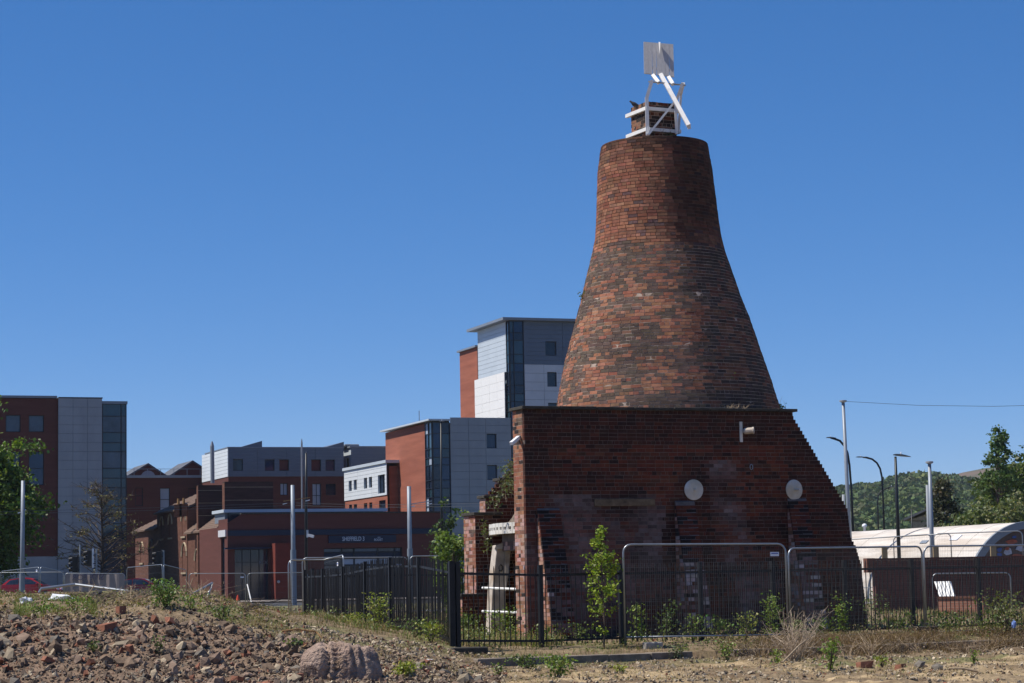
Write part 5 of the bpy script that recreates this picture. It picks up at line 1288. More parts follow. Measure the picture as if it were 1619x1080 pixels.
# ------------------------------------------------------------------ cameras, bird on the kiln
t0, zz = hit(1171, 683, K0, ku); t = thing('wall_camera', 'cream cylinder camera on a pale upright plate near the top right of the kiln wall', 'camera', kp(t0, -.02, zz))
b = MB(); b.box(kp(t0 - .035, -.035, zz - .24), ku * .07, kw * .03, Z * .48); b.build('mounting_plate', M_whiteold, t)
b = MB(); b.lathe(kp(t0 + .03, -.10, zz + .01), [(.03, -.02), (.075, .02), (.075, .2), (.085, .21), (.085, .24), (.05, .25)], 12, (ku * .8 + kn * .5 + Z * .05)); b.build('camera_body', M_cream, t)
t = thing('wall_camera', 'small white camera sticking out from the top left corner of the kiln wall', 'camera', P(818, 694, 50.1))
b = MB(); a_, c_ = P(820, 691.5, 50.1), P(808, 701.5, 49.8); b.bar(a_, c_, .075, .075); b.build('camera_body', M_whitebag, t)
b = MB(); b.bar(P(822, 690.5, 50.2), a_, .05); b.bar(P(822, 697, 50.3), P(817, 694, 50.1), .03); b.build('bracket', M_galv, t)
bt = P(1003, 170, DF + .55); bird = thing('bird', 'dark pigeon perched on the left edge of the chimney stack', 'bird', bt)
b = MB(); rings = [(-.20, -.01, .010, .022), (-.11, .02, .034, .045), (-.03, .04, .062, .068), (.05, .065, .058, .062), (.09, .10, .036, .038), (.11, .125, .034, .034), (.135, .128, .02, .02), (.158, .12, .005, .006)]
ng = 10; 
for (x, z_, rz_, ry_) in rings:
    for k in range(ng):
        a = 2 * pi * k / ng; b.v.append(tuple(bt + Vector((-x * .8, ry_ * cos(a), z_ + .03 + rz_ * sin(a)))))
for i in range(len(rings) - 1):
    for k in range(ng): b.f.append((i * ng + k, i * ng + (k + 1) % ng, (i + 1) * ng + (k + 1) % ng, (i + 1) * ng + k))
b.f += [tuple(range(ng)), tuple(range(len(rings) * ng - ng, len(rings) * ng))]
b.build('body', M_bird, bird, smooth=True)
b = MB(); 
for s in (-.02, .02): b.tube([bt + Vector((0, s, .06)), bt + Vector((.01, s, -.03))], .006, 4)
b.build('leg', M_rust, bird)

# ------------------------------------------------------------------ cars on the far road
def car(name, label, px, D, m, z0=.06, L=4.3, face=1):
    p = at(px, D, 0); t = thing(name, label, 'car', (p.x, D, z0), 'cars on the far road')
    o = Vector((p.x, D, z0)); W_ = .86
    prof = [(-2.1, .42), (-2.12, .68), (-1.98, .92), (-1.55, .98), (-.4, .99), (.75, .97), (1.75, .84), (2.08, .66), (2.12, .42), (1.9, .24), (-1.9, .24)]
    b = MB(); n_ = len(prof)
    for y, k in ((-W_, .96), (-W_ * .93, 1), (W_ * .93, 1), (W_, .96)):
        for x, z_ in prof: b.v.append(tuple(o + Vector((x * face * (k if abs(y) == W_ else 1), y * (1 if z_ < .9 else .97), z_))))
    for j in range(3):
        for i in range(n_): b.f.append((j * n_ + i, j * n_ + (i + 1) % n_, (j + 1) * n_ + (i + 1) % n_, (j + 1) * n_ + i))
    b.f += [tuple(range(n_)), tuple(range(3 * n_, 4 * n_))]; b.build('body', m, t, bevel=.05)
    cab = [(-1.55, .975, .80), (-1.05, 1.36, .62), (-.2, 1.46, .60), (.35, 1.40, .61), (1.15, .965, .80)]
    b = MB()
    for s in (-1, 1):
        for x, z_, y in cab: b.v.append(tuple(o + Vector((x * face, s * y, z_))))
    for i in range(4): b.f.append((i, i + 1, 6 + i, 5 + i))
    b.f += [(0, 1, 2, 3, 4), (5, 6, 7, 8, 9)]; b.build('cabin', m, t)
    for s in (-1, 1):
        for q in ([(-1.28, 1.02, .80), (-1.0, 1.30, .665), (-.45, 1.385, .635), (-.45, 1.02, .795)], [(-.38, 1.02, .795), (-.38, 1.39, .635), (.30, 1.345, .65), (.92, 1.02, .79)]):
            b = MB(); b.prism([o + Vector((x * face, s * (y + .008), z_)) for x, z_, y in q], (0, s * .004, 0)); b.build('side_window', M_glass, t)
    for q in (((.42, 1.37), (1.10, .99)), ((-1.10, 1.32), (-1.5, .99))):
        b = MB(); (x0, z0_), (x1, z1_) = q; e = .012 if x0 > 0 else -.012; b.add([o + Vector(((x0 + e) * face, -.55, z0_ + .012)), o + Vector(((x0 + e) * face, .55, z0_ + .012)), o + Vector(((x1 + e) * face, .72, z1_ + .012)), o + Vector(((x1 + e) * face, -.72, z1_ + .012))], [(0, 1, 2, 3)]); b.build('windscreen', M_glass, t)
    for x in (-1.3, 1.3):
        for s in (-1, 1):
            b = MB(); c = o + Vector((x * face, s * .76, .31)); b.lathe(c, [(.2, -.02), (.31, 0), (.32, .04), (.31, .12), (.22, .13)], 18, (0, s, 0)); w = b.build('wheel', M_tyre, t)
            b = MB(); b.lathe(c, [(.21, .105), (.20, .135), (.05, .14)], 12, (0, s, 0)); b.build('rim', M_alloy, w)
    for x, mm, nm in ((2.05, M_label, 'headlight'), (-2.05, M_redbit, 'tail_light')):
        for s in (-1, 1):
            b = MB(); b.cbox(o + Vector((x * face, s * .64, .70)), (.14, 0, 0), (0, .32, 0), (0, 0, .13)); b.build(nm, mm, t, bevel=.02)
    b = MB(); b.cbox(o + Vector((.75 * face, -.92, 1.02)), (.12, 0, 0), (0, .16, 0), (0, 0, .12)); b.build('mirror', m, t, bevel=.02)
car('red_car', 'bright red hatchback at the far left behind the mesh fence', 44, 143, M_car, z0=.64)
car('dark_red_car', 'dark red car half hidden behind the mesh fence by the chapel', 222, 150, M_car2, z0=.50)

# ------------------------------------------------------------------ rubble, boulder and stones
ICO = None
def ico_base(sub):
    bm = bmesh.new(); bmesh.ops.create_icosphere(bm, subdivisions=sub, radius=1); v = np.array([x.co[:] for x in bm.verts]); f = np.array([[x.index for x in fc.verts] for fc in bm.faces]); bm.free(); return v, f
I0v, I0f = ico_base(1); I1v, I1f = ico_base(1); I2v, I2f = ico_base(2)
CUv = np.array([(x, y, z) for z in (-1, 1) for y in (-1, 1) for x in (-1, 1)], float); CUf = np.array([(0, 2, 3, 1), (4, 5, 7, 6), (0, 1, 5, 4), (2, 6, 7, 3), (0, 4, 6, 2), (1, 3, 7, 5)])
CUt = np.array([t for q in CUf for t in ((q[0], q[1], q[2]), (q[0], q[2], q[3]))])
STONE = {'pale': (.31, .25, .175), 'cream': (.45, .37, .26), 'brown': (.175, .125, .088), 'red': (.225, .10, .064), 'grey': (.165, .145, .12), 'dark': (.08, .06, .047), 'pinkish': (.24, .17, .125)}
def rot_mats(n):
    q = rng.normal(size=(n, 4)); q /= np.linalg.norm(q, axis=1)[:, None]; w, x, y, z = q.T
    return np.stack([np.stack([1 - 2 * (y * y + z * z), 2 * (x * y - z * w), 2 * (x * z + y * w)], -1), np.stack([2 * (x * y + z * w), 1 - 2 * (x * x + z * z), 2 * (y * z - x * w)], -1), np.stack([2 * (x * z - y * w), 2 * (y * z + x * w), 1 - 2 * (x * x + y * y)], -1)], 1)
def stones(name, xs, ys, sizes, kinds, sink=.25, cubef=.6):
    n = len(xs); z = gz(xs, ys) ; Vs, Fs, Ts = [], [], []; off = 0
    kinds = np.array(kinds)
    for sel, bv, bf in ((np.arange(n) % 5 >= 5 * cubef, I0v, I0f), (np.arange(n) % 5 < 5 * cubef, CUv * .62, CUt)):
        ii = np.nonzero(sel)[0]
        if not len(ii): continue
        k = len(bv); Vv = bv[None] * (1 + .24 * rng.normal(size=(len(ii), k, 1))) + .16 * rng.normal(size=(len(ii), k, 3)) 
        sc = np.stack([.8 + .6 * rng.random(len(ii)), .5 + .45 * rng.random(len(ii)), .32 + .4 * rng.random(len(ii))], -1) * .5
        Vv = Vv * sc[:, None, :] * sizes[ii][:, None, None]
        Vv = np.einsum('nij,nkj->nki', rot_mats(len(ii)), Vv) + np.stack([xs[ii], ys[ii], z[ii] + sizes[ii] * (.5 - sink) * .45], -1)[:, None, :]
        Vs.append(Vv.reshape(-1, 3)); Fs.append((bf[None] + off + np.arange(len(ii))[:, None, None] * k).reshape(-1, 3)); off += len(ii) * k
        c = np.array([STONE[x] for x in kinds[ii]]) * (.75 + .5 * rng.random((len(ii), 1))); Ts.append(np.repeat(c, k, 0))
    o = np_mesh(name, np.concatenate(Vs), np.concatenate(Fs), M_rock, tint=np.concatenate(Ts)); o['kind'] = 'stuff'; return o
def pick(n, table):
    ks = list(table); p = np.array([table[k] for k in ks], float); return rng.choice(ks, n, p=p / p.sum())
MIX = {'pale': 1.8, 'cream': .5, 'brown': 4.2, 'red': .7, 'grey': 1.1, 'dark': 2.2, 'pinkish': 2.0}
def mound_pts(n, tail=.25):
    px = np.where(rng.random(n) < tail, rng.uniform(430, 780, n), rng.uniform(-30, 500, n)); D = 31.5 + 7.2 * rng.random(n) ** .9
    x = (px - CXP) / FPX * D; lim = 36.8 + .9 * vnoise(x * 1.3, x * 0, 3) + np.where(x > -3.2, 5 * rng.random(n), .8 * rng.random(n))
    keep = D < lim; return x[keep], D[keep]
x, y = mound_pts(30000); stones('small_rubble', x, y, .012 + .055 * rng.random(len(x)) ** 2.6, pick(len(x), MIX))
x, y = mound_pts(2600, .32); stones('medium_rubble', x, y, .06 + .07 * rng.random(len(x)), pick(len(x), MIX), sink=.18)
n = 22000; px = rng.uniform(560, 1660, n); D = rng.uniform(32.5, 45.5, n); x = (px - CXP) / FPX * D
s_ = (x - KERB0.x) * KN.x + (D - KERB0.y) * KN.y; kp_ = (s_ > .15) & (fbm(x * .8, D * .8, 3, 88) > .40); x, D = x[kp_], D[kp_]
stones('gravel', x, D, .012 + .075 * rng.random(len(x)) ** 3, pick(len(x), {'pale': 3, 'cream': 2.2, 'brown': 1.6, 'grey': .7, 'red': .3}))
n = 2600; px = rng.uniform(440, 790, n); D = 34.5 + 8 * rng.random(n); x = (px - CXP) / FPX * D
stones('scattered_rubble', x, D, .03 + .075 * rng.random(n) ** 1.5, pick(n, {'pale': 3, 'cream': 1.5, 'brown': 2, 'pinkish': 1.5, 'red': .5}), sink=.2)
n = 5200; px = rng.uniform(-30, 440, n); D = 37.0 + 20 * rng.random(n) ** 1.7; x = (px - CXP) / FPX * D
stones('plateau_stones', x, D, .015 + .09 * rng.random(n) ** 2.6, pick(n, MIX))
n = 700; px = rng.uniform(330, 480, n); D = rng.uniform(85, 125, n); x = (px - CXP) / FPX * D
stones('far_rubble', x, D, .05 + .22 * rng.random(n) ** 2, pick(n, {'pale': 2, 'brown': 2, 'pinkish': 2, 'red': 1}))
GL = {'red': ('broken_brick', 'broken red brick lying in the rubble mound', 'brick', 'broken red bricks in the rubble mound'),
      'pale': ('rubble_stone', 'pale stone lump lying in the rubble mound', 'stone', 'pale stone lumps in the rubble mound'),
      'brown': ('rubble_stone', 'earthy brown stone lump lying in the rubble mound', 'stone', 'brown stone lumps in the rubble mound'),
      'pinkish': ('rubble_stone', 'pinkish stone lump lying in the rubble mound', 'stone', 'pinkish stone lumps in the rubble mound'),
      'grey': ('rubble_stone', 'grey stone lump lying in the rubble mound', 'stone', 'grey stone lumps in the rubble mound')}
x, y = mound_pts(430, .2); zz = gz(x, y); ks = pick(len(x), {'red': .9, 'pale': 1.6, 'brown': 2.6, 'pinkish': 2, 'grey': 1}); cnt = 0
RM = rot_mats(len(x))
for i in range(len(x)):
    if cnt >= 290: break
    if 470 < CXP + x[i] / y[i] * FPX < 610: continue
    s = .11 + .15 * random.random() ** 2; k = ks[i]
    if k == 'red': v = CUv * np.array([.56, .30, .21]) * (1 + .12 * rng.normal(size=(8, 1))); f = CUt
    else: v = (I1v * (1 + .17 * rng.normal(size=(len(I1v), 1))) + .10 * rng.normal(size=I1v.shape)) * np.array([.60, .46, .36]); f = I1f
    v = (v * s) @ RM[i].T; v = v + np.array([x[i], y[i], zz[i] + s * .10]); c = np.array(STONE[k]) * random.uniform(.8, 1.25)
    nm, lb, ct, grp = GL[k]; ppx = CXP + x[i] / y[i] * FPX; ppy = horizon(ppx) - (zz[i] - EYE) / y[i] * FPX
    sz = 'large' if s > .19 else 'mid-sized' if s > .145 else 'smaller'
    hzn = 'at the far left edge' if ppx < 60 else 'below the white bag' if ppx < 130 else 'below the grey banner' if ppx < 205 else 'below the dense green clump' if ppx < 300 else 'below the short slanting pipe' if ppx < 380 else 'left of the boulder' if ppx < 540 else 'right of the boulder'
    vt = 'high on the mound face' if ppy < 1005 else 'halfway down the mound face' if ppy < 1045 else 'at the bottom of the mound'
    lb = sz + ' ' + {'red': 'broken red brick', 'pale': 'pale stone', 'brown': 'earthy brown stone', 'pinkish': 'pinkish stone', 'grey': 'grey stone'}[k] + ' ' + vt + ', ' + hzn; o = np_mesh(nm, v, f, M_rock, tint=np.repeat(c[None], len(v), 0)); tag(o, lb, ct, grp); cnt += 1
def lone(name, px, py, s, kind, label, cat, shape=None, ratio=(.55, .4, .3)):
    p = gpx(px, py); v = (CUv * np.array(ratio) * (1 + .1 * rng.normal(size=(8, 1))) if shape == 'brick' else I1v * (1 + .14 * rng.normal(size=(len(I1v), 1))) * np.array(ratio)) * s
    a = random.uniform(0, pi); M_ = np.array([[cos(a), -sin(a), 0], [sin(a), cos(a), .15], [0, -.15, 1]]); v = v @ M_.T + np.array([p.x, p.y, p.z + s * .12])
    c = np.array(STONE[kind]) * 1.05; tag(np_mesh(name, v, CUt if shape == 'brick' else I1f, M_rock, tint=np.repeat(c[None], len(v), 0)), label, cat)
lone('broken_brick', 469, 1078, .24, 'red', 'bright orange-red brick corner left of the large boulder', 'brick', 'brick')
lone('broken_brick', 167, 999, .24, 'red', 'upright broken brick on the upper face of the mound', 'brick', 'brick', (.5, .5, .3))
lone('broken_brick', 191, 972, .2, 'red', 'orange brick stub standing near the crest of the mound', 'brick', 'brick', (.3, .3, .5))
lone('broken_brick', 1367, 1056, .2, 'red', 'red brick fragment on the pale gravel at the right', 'brick', 'brick')
lone('broken_brick', 1424, 1057, .16, 'red', 'smaller red brick fragment on the pale gravel, right of the first', 'brick', 'brick')
lone('dark_stone', 1453, 1055, .26, 'grey', 'flat grey stone lying on the pale gravel', 'stone')
lone('dark_stone', 1482, 1060, .24, 'grey', 'rough pale grey stone beside a dry stick on the gravel', 'stone')
lone('rubble_stone', 672, 1052, .17, 'red', 'flat reddish stone below the corner post', 'stone')
# boulder
bv, bf = ico_base(5); bp = at(540, 34.3, 0); bz = float(gz(bp.x, bp.y))
rad = np.array([.63, .50, .47]); V = []
for vx, vy, vz in bv:
    k = 1.0; e = .72
    q = np.array([np.sign(vx) * abs(vx) ** e, np.sign(vy) * abs(vy) ** e, np.sign(vz) * abs(vz) ** e]) * rad
    px_ = q[0]
    for gxp, dep, wd in ((-.21, .20, .024), (-.07, .26, .022), (.10, .07, .03), (.24, .09, .035), (.38, .07, .04)):
        k -= dep * math.exp(-((px_ - gxp - .03 * sin(q[2] * 9)) / wd) ** 2) * (1 if q[2] > -.1 else .3)
    nn = noise.fractal(Vector(q * 2.6) + Vector((3, 1, 2)), 1.0, 2.0, 6) * .07 + noise.noise(Vector(q * 1.6)) * .06 - .06 * abs(noise.noise(Vector(q * 5))) - .025 * abs(noise.noise(Vector(q * 14)))
    k += nn
    if q[0] > 0: k -= .10 * max(0, q[0]) * (q[2] > 0)
    V.append(q * k + np.array([bp.x, bp.y, bz + .10]))
tag(np_mesh('boulder', V, bf, M_boulder, smooth=True), 'large lumpy pinkish boulder with deep grooves at the bottom of the picture', 'boulder')

# ------------------------------------------------------------------ grass and undergrowth
def blades(name, xs, ys, h, cols, lean=.5, w=.006, m=None, label=None):
    n = len(xs); z = gz(xs, ys) - .01; a = rng.random(n) * 2 * pi; hh = h * (.5 + rng.random(n)); ln = lean * rng.random(n) * hh
    p0 = np.stack([xs, ys, z], -1); wv = np.stack([np.cos(a + 1.2), np.sin(a + 1.2), 0 * a], -1) * (w * (.7 + .6 * rng.random((n, 1))))
    tip = p0 + np.stack([np.cos(a) * ln, np.sin(a) * ln, hh], -1); mid = p0 + np.stack([np.cos(a) * ln * .3, np.sin(a) * ln * .3, hh * .55], -1)
    V = np.stack([p0 - wv, p0 + wv, mid + wv * .7, tip, mid - wv * .7], 1).reshape(-1, 3); Fq = np.arange(n * 5).reshape(n, 5)
    o = np_mesh(name, V, Fq, m or M_grass, tint=np.repeat(cols, 5, 0)); o['kind'] = 'stuff'; return o
def grass_patch(name, n, pxr, Dr, h, base, cut, seed, cond=None, **k):
    px = rng.uniform(*pxr, n); D = rng.uniform(*Dr, n); x = (px - CXP) / FPX * D; keep = fbm(x * .9, D * .9, 3, seed) > cut
    if cond is not None: keep &= cond(x, D)
    x, D = x[keep], D[keep]; c = np.array([base[i] for i in rng.integers(0, len(base), len(x))]) * (.7 + .6 * rng.random((len(x), 1)))
    return blades(name, x, D, h, c, **k)
def sk(x, D): return (x - KERB0.x) * KN.x + (D - KERB0.y) * KN.y
DRY = [(.40, .31, .17), (.34, .25, .13), (.27, .18, .10), (.20, .13, .08)]; GREEN = [(.13, .18, .045), (.17, .21, .06), (.10, .14, .04), (.30, .27, .11)]
BROWN = [(.22, .145, .085), (.17, .11, .065), (.30, .22, .13), (.13, .085, .055)]
grass_patch('dry_grass', 26000, (560, 1660), (34, 46), .05, DRY + [(.2, .22, .08)], .47, 51, lambda x, D: sk(x, D) > .12, lean=1.6, w=.004)
grass_patch('verge_grass', 20000, (740, 1680), (40.5, 52), .10, DRY + BROWN + GREEN, .42, 53, lambda x, D: (sk(x, D) < -.1) & (sk(x, D) > -3.2), lean=1.5, w=.004)
grass_patch('dead_grass', 40000, (1180, 1680), (42.6, 49.5), .20, BROWN, .40, 54, lambda x, D: (sk(x, D) < .75) & (sk(x, D) > -1.6), lean=1.8, w=.004)
grass_patch('plateau_grass', 13000, (-40, 470), (37.2, 58), .08, DRY + GREEN + BROWN, .50, 55, lean=1.4, w=.005)
grass_patch('plateau_green_grass', 5000, (20, 150), (37.6, 42), .11, GREEN, .48, 57, lean=1.2)
grass_patch('tail_grass', 9000, (380, 760), (37, 46), .07, DRY + GREEN + BROWN, .50, 58, lean=1.5, w=.005)
grass_patch('yard_grass', 13000, (480, 880), (43.5, 62), .17, DRY + GREEN, .50, 59, lambda x, D: sk(x, D) < -2.3, lean=1.0)
grass_patch('far_grass', 7000, (330, 730), (62, 130), .22, DRY + GREEN, .52, 60, w=.012, lean=1)
grass_patch('far_right_grass', 5000, (1375, 1680), (52, 76), .16, DRY + BROWN + GREEN, .48, 61, w=.012)

def ground_cover(name, n, pxr, Dr, hmax, ls, cols, cut, seed, cond=None):
    px = rng.uniform(*pxr, n); D = rng.uniform(*Dr, n); x = (px - CXP) / FPX * D; f = fbm(x * 1.3, D * 1.3, 3, seed); keep = f > cut
    if cond is not None: keep &= cond(x, D)
    x, D, f = x[keep], D[keep], f[keep]; z = gz(x, D) + hmax * rng.random(len(x)) ** 1.4 * np.clip((f - cut) * 6, .15, 1)
    c = np.array([cols[i] for i in rng.integers(0, len(cols), len(x))]) * (.65 + .7 * rng.random((len(x), 1)))
    V, Fq, T = leaf_cards(np.stack([x, D, z], -1), ls, c, flat=.2); o = np_mesh(name, V, Fq, M_leaf, tint=T); o['kind'] = 'stuff'; return o
GC = [(.10, .14, .035), (.15, .19, .05), (.20, .20, .07), (.08, .11, .035)]; BC = [(.17, .115, .07), (.24, .17, .10), (.12, .08, .05), (.30, .23, .14)]
ground_cover('verge_weeds', 16000, (730, 1680), (43, 50.5), .34, .05, GC, .46, 101, lambda x, D: (sk(x, D) < -1.0) & (sk(x, D) > -4.0))
ground_cover('verge_litter', 20000, (1120, 1680), (42.5, 50), .30, .035, BC, .40, 102, lambda x, D: (sk(x, D) < .8) & (sk(x, D) > -2.0))
ground_cover('crest_litter', 16000, (-40, 450), (37.3, 54), .12, .04, BC + BC + [(.14, .17, .05)], .42, 103)
ground_cover('crest_weeds', 6000, (-40, 450), (37.5, 50), .2, .05, GC, .56, 104)
ground_cover('gravel_litter', 16000, (560, 1680), (34, 45), .035, .03, BC + [(.13, .16, .05), (.34, .27, .17)], .46, 105, lambda x, D: sk(x, D) > .1)
ground_cover('yard_weeds', 9000, (470, 860), (44, 60), .35, .06, GC, .50, 106, lambda x, D: sk(x, D) < -2.3)
def plant(name, px, D, h, w, nl, ls, col, label, cat='plant', stems=5, base=None, group=None, flat=.3, shape='bush', lean=(0, 0), top=None, stemcol=None):
    p = base or gp(px, D); t = thing(name, label, cat, p, group); b = MB(); tips = []
    for i in range(stems):
        a = random.uniform(0, 2 * pi); r = w * .5 * random.uniform(.2, 1.0) if stems > 1 else .03
        e = p + Vector((cos(a) * r + lean[0] * h, sin(a) * r + lean[1] * h, h * random.uniform(.65, 1)))
        mid = p.lerp(e, .5) + Vector((random.gauss(0, .06) * w, random.gauss(0, .06) * w, h * .06)); b.tube([p - Z * .03, mid, e], [.011 * (.6 + h * .5), .007 * (.6 + h * .5), .003], 4); tips.append((mid, e))
    b.build('stems', stemcol or M_bark, t)
    C_ = []
    for i in range(nl):
        mid, e = random.choice(tips); f = random.random(); q = (p.lerp(mid, f * 2) if f < .5 else mid.lerp(e, (f - .5) * 2)) if random.random() < .9 else e
        if f < .12: q = mid.lerp(e, random.random())
        hrel = (q.z - p.z) / h
        spread = w * (.16 if shape == 'bush' else .30 * max(.08, (1 - hrel)) if shape == 'cone' else .12)
        C_.append((q.x + random.gauss(0, spread), q.y + random.gauss(0, spread), max(q.z + random.gauss(0, .05 * h), p.z + .02)))
    V, Fq, T = leaf_cards(C_, ls, leafcol(len(C_), col, .28, .12), flat=flat); np_mesh('leaves', V, Fq, M_leaf, t, tint=T); return t
# sapling in front of the kiln wall
sp = gp(955, 44.3); t = thing('birch_sapling', 'bright green young birch in front of the dark kiln wall', 'sapling', sp)
b = MB(); hS = 2.34; tk = [sp + Vector((.02 * sin(i), 0, hS * i / 6)) for i in range(7)]; b.tube(tk, [.022, .02, .017, .013, .009, .006, .003], 6); b.build('trunk', M_bark, t)
C_, b = [], MB()
for i in range(64):
    f = random.uniform(.10, .97); z_ = hS * f; wmax = .58 * (sin(min(1, f * 1.9) * pi / 2) if f < .5 else 1) * (1 - max(0, f - .32) / .70) ** .85 + .03
    a = random.uniform(0, 2 * pi); L = wmax * random.uniform(.55, 1.1); o = sp + Z * z_; e = o + Vector((cos(a) * L, sin(a) * L, L * random.uniform(.4, .9))); b.tube([o, o.lerp(e, .5) + Z * .02, e], [.006, .004, .002], 3)
    for k in range(int(10 + 30 * L)):
        q = o.lerp(e, random.uniform(.25, 1.05)); C_.append((q.x + random.gauss(0, .035), q.y + random.gauss(0, .035), q.z + random.gauss(0, .035)))
for k in range(60): C_.append((sp.x + random.gauss(0, .03), sp.y + random.gauss(0, .03), sp.z + hS * random.uniform(.85, 1.03)))
b.build('branches', M_bark, t); V, Fq, T = leaf_cards(C_, .066, leafcol(len(C_), (.23, .30, .035), .28, .1), flat=.1, aspect=.75); np_mesh('leaves', V, Fq, M_leaf, t, tint=T)
WG = (.16, .225, .045); WD = (.105, .15, .04); WY = (.25, .28, .06)
for i, (px, D, h, w, nl, col, lb) in enumerate((
    (915, 46.4, .45, .5, 120, WD, 'low weed behind the railings just left of the birch sapling'), (1008, 45.6, .75, .5, 200, WG, 'leafy shoots behind the left post of the widest fence panel'),
    (1052, 45.6, .85, .5, 190, WD, 'thin leafy shoot behind the widest fence panel, nearest its left post'), (1095, 45.9, .62, .5, 170, WG, 'bushy shoots below the left iron plate and buttress'),
    (1140, 46.0, .55, .6, 190, WG, 'low spreading shoots in the middle of the widest fence panel'), (1178, 46.2, .6, .5, 190, WY, 'yellow-green shoots right of the middle of the widest panel'),
    (1217, 46.0, .98, .55, 330, WG, 'tallest leafy shoot near the right post of the widest panel'), (1262, 46.3, .55, .5, 160, WG, 'leafy weed right of the joint between near fence panels'),
    (1295, 46.6, .5, .6, 150, WD, 'dark weed at the foot of the right buttress'), (1333, 46.6, .95, .45, 260, WG, 'tall leafy shoot below the right corner of the kiln wall'),
    (1385, 49.5, .85, .6, 220, WD, 'olive weed against the left end of the dark yard wall'), (1420, 48, .5, .7, 220, WD, 'low bramble in front of the dark yard wall'),
    (1500, 48.4, .5, .9, 260, WD, 'low bramble in front of the sunlit low wall'), (1560, 48.0, .55, .8, 220, WD, 'straggling bramble right of the low wall'))):
    plant('weed_plant', px, D, h, w, int(nl * 1.3), .058, col, lb, stems=6, group='weeds along the railings', flat=.2)
for (px, D, h, w, nl, col, ls, lb) in (
    (598, 46.9, .72, .6, 330, WY, .06, 'yellowish weed climbing the railings left of the corner post'), (682, 43.4, .5, .6, 280, WY, .055, 'yellow-flowered weed at the foot of the railings near the corner'),
    (655, 44.2, .42, .7, 240, WD, .055, 'low weed at the railings between two posts'), (557, 50.5, .35, .8, 200, WY, .06, 'low weed at the railings near the bent panel'), (540, 57, .4, .5, 120, WY, .06, 'small weed beside the foot of the leaning panel'),
    (262, 38.9, .50, .62, 700, (.13, .20, .05), .05, 'dense bright green clump on the crest of the mound'), (300, 40.5, .3, .6, 160, WG, .05, 'low green weed right of the dense clump on the mound'),
    (350, 38.6, .26, .5, 160, WD, .05, 'low dull green weed on the right shoulder of the mound'), (120, 40.5, .3, .9, 260, WG, .05, 'low green patch of weed on the left of the mound'), (70, 39.5, .25, .8, 220, WG, .05, 'low green weed at the far left of the mound'),
    (147, 35.0, .2, .3, 60, WD, .05, 'tiny weed in the face of the mound'), (252, 35.0, .35, .25, 60, WD, .045, 'spindly weed on the lower face of the mound'), (464, 35.6, .22, .3, 110, WD, .06, 'dark weed tucked against the left of the boulder'),
    (640, 34.6, .22, .5, 280, (.24, .27, .04), .055, 'yellow-green weed just right of the boulder'), (835, 40.2, .3, .6, 190, WD, .06, 'low weed against the kerb, left of the birch'), (880, 37.0, .42, .6, 330, WG, .06, 'leafy weed on the gravel below the birch'),
    (790, 37.8, .3, .25, 90, WG, .05, 'thin upright weed below the corner post'), (1070, 42.6, .3, .4, 130, (.14, .17, .09), .06, 'grey-green weed by the kerb beside the red poppy'), (1150, 41.9, .4, .4, 140, WG, .05, 'light green weed at the kerb below the widest panel'),
    (980, 37.8, .15, .3, 110, WY, .045, 'small green tuft on the gravel'), (1312, 36.6, .55, .45, 260, WG, .055, 'leafy weed on the gravel in front of the dead bush'), (1395, 38.2, .22, .35, 90, WY, .05, 'small yellow-flowered weed on the gravel'),
    (1540, 38.5, .25, .2, 70, WG, .05, 'small upright weed on the gravel at the right'), (1230, 40.8, .3, .3, 90, WG, .05, 'weed at the kerb left of the dead bush'),
    (735, 52.5, .6, 1.0, 420, WD, .07, 'mixed weeds filling the corner below the rear brick pier'), (800, 49.6, .75, .9, 420, WG, .06, 'weeds below the white rails of the kiln opening'), (860, 46.6, .4, .7, 220, WD, .05, 'weeds behind the railings below the left buttress')):
    plant('weed_plant', px, D, h, w, nl, ls, col, lb, stems=8, flat=.2)
plant('bramble_bush', 1592, 47.6, 1.0, 1.3, 900, .06, (.13, .15, .05), 'olive bramble bush at the far right against the railings', 'bush', stems=16, flat=.1)
# dead bush and sticks
M_palestem = mat('pale_dead_stems', (.42, .33, .24), .85, var=.25, scale=20)
def sticks(name, px, D, n, h, w, m, label, cat, lean=0.2, r=.006, group=None, base=None):
    p = base or gp(px, D); b = MB()
    for i in range(n):
        a = random.uniform(0, 2 * pi); o = p + Vector((random.gauss(0, .05 * w), random.gauss(0, .05 * w), -.02)); L = h * random.uniform(.4, 1.1); e = o + Vector((cos(a) * w * random.uniform(.1, .6) + lean * L, sin(a) * w * .4, L)); mid = o.lerp(e, .55) + Vector((random.gauss(0, .05), random.gauss(0, .05), random.gauss(.03, .04)))
        b.tube([o, mid, e], [r, r * .7, r * .3], 4)
        for k in range(3):
            q = o.lerp(mid, random.uniform(.5, 1)) if k == 0 else mid.lerp(e, random.random()); b.tube([q, q + Vector((random.gauss(0, .14), random.gauss(0, .12), random.uniform(.03, .2))) * h], [r * .5, r * .2], 3)
    return tag(b.build(name, m), label, cat, group)
sticks('dead_bush', 1257, 41.8, 70, .92, 1.3, M_palestem, 'pale dead bush of bare stems in front of the fence panel joint', 'bush', .12, .0085)
sticks('dead_bush', 1378, 43.6, 26, .45, 1.6, M_dry, 'low tangle of dead stems right of the pale dead bush', 'bush')
sticks('dead_bush', 1560, 45, 30, .40, 2.6, M_dry, 'low tangle of dead brambles at the right edge', 'bush')
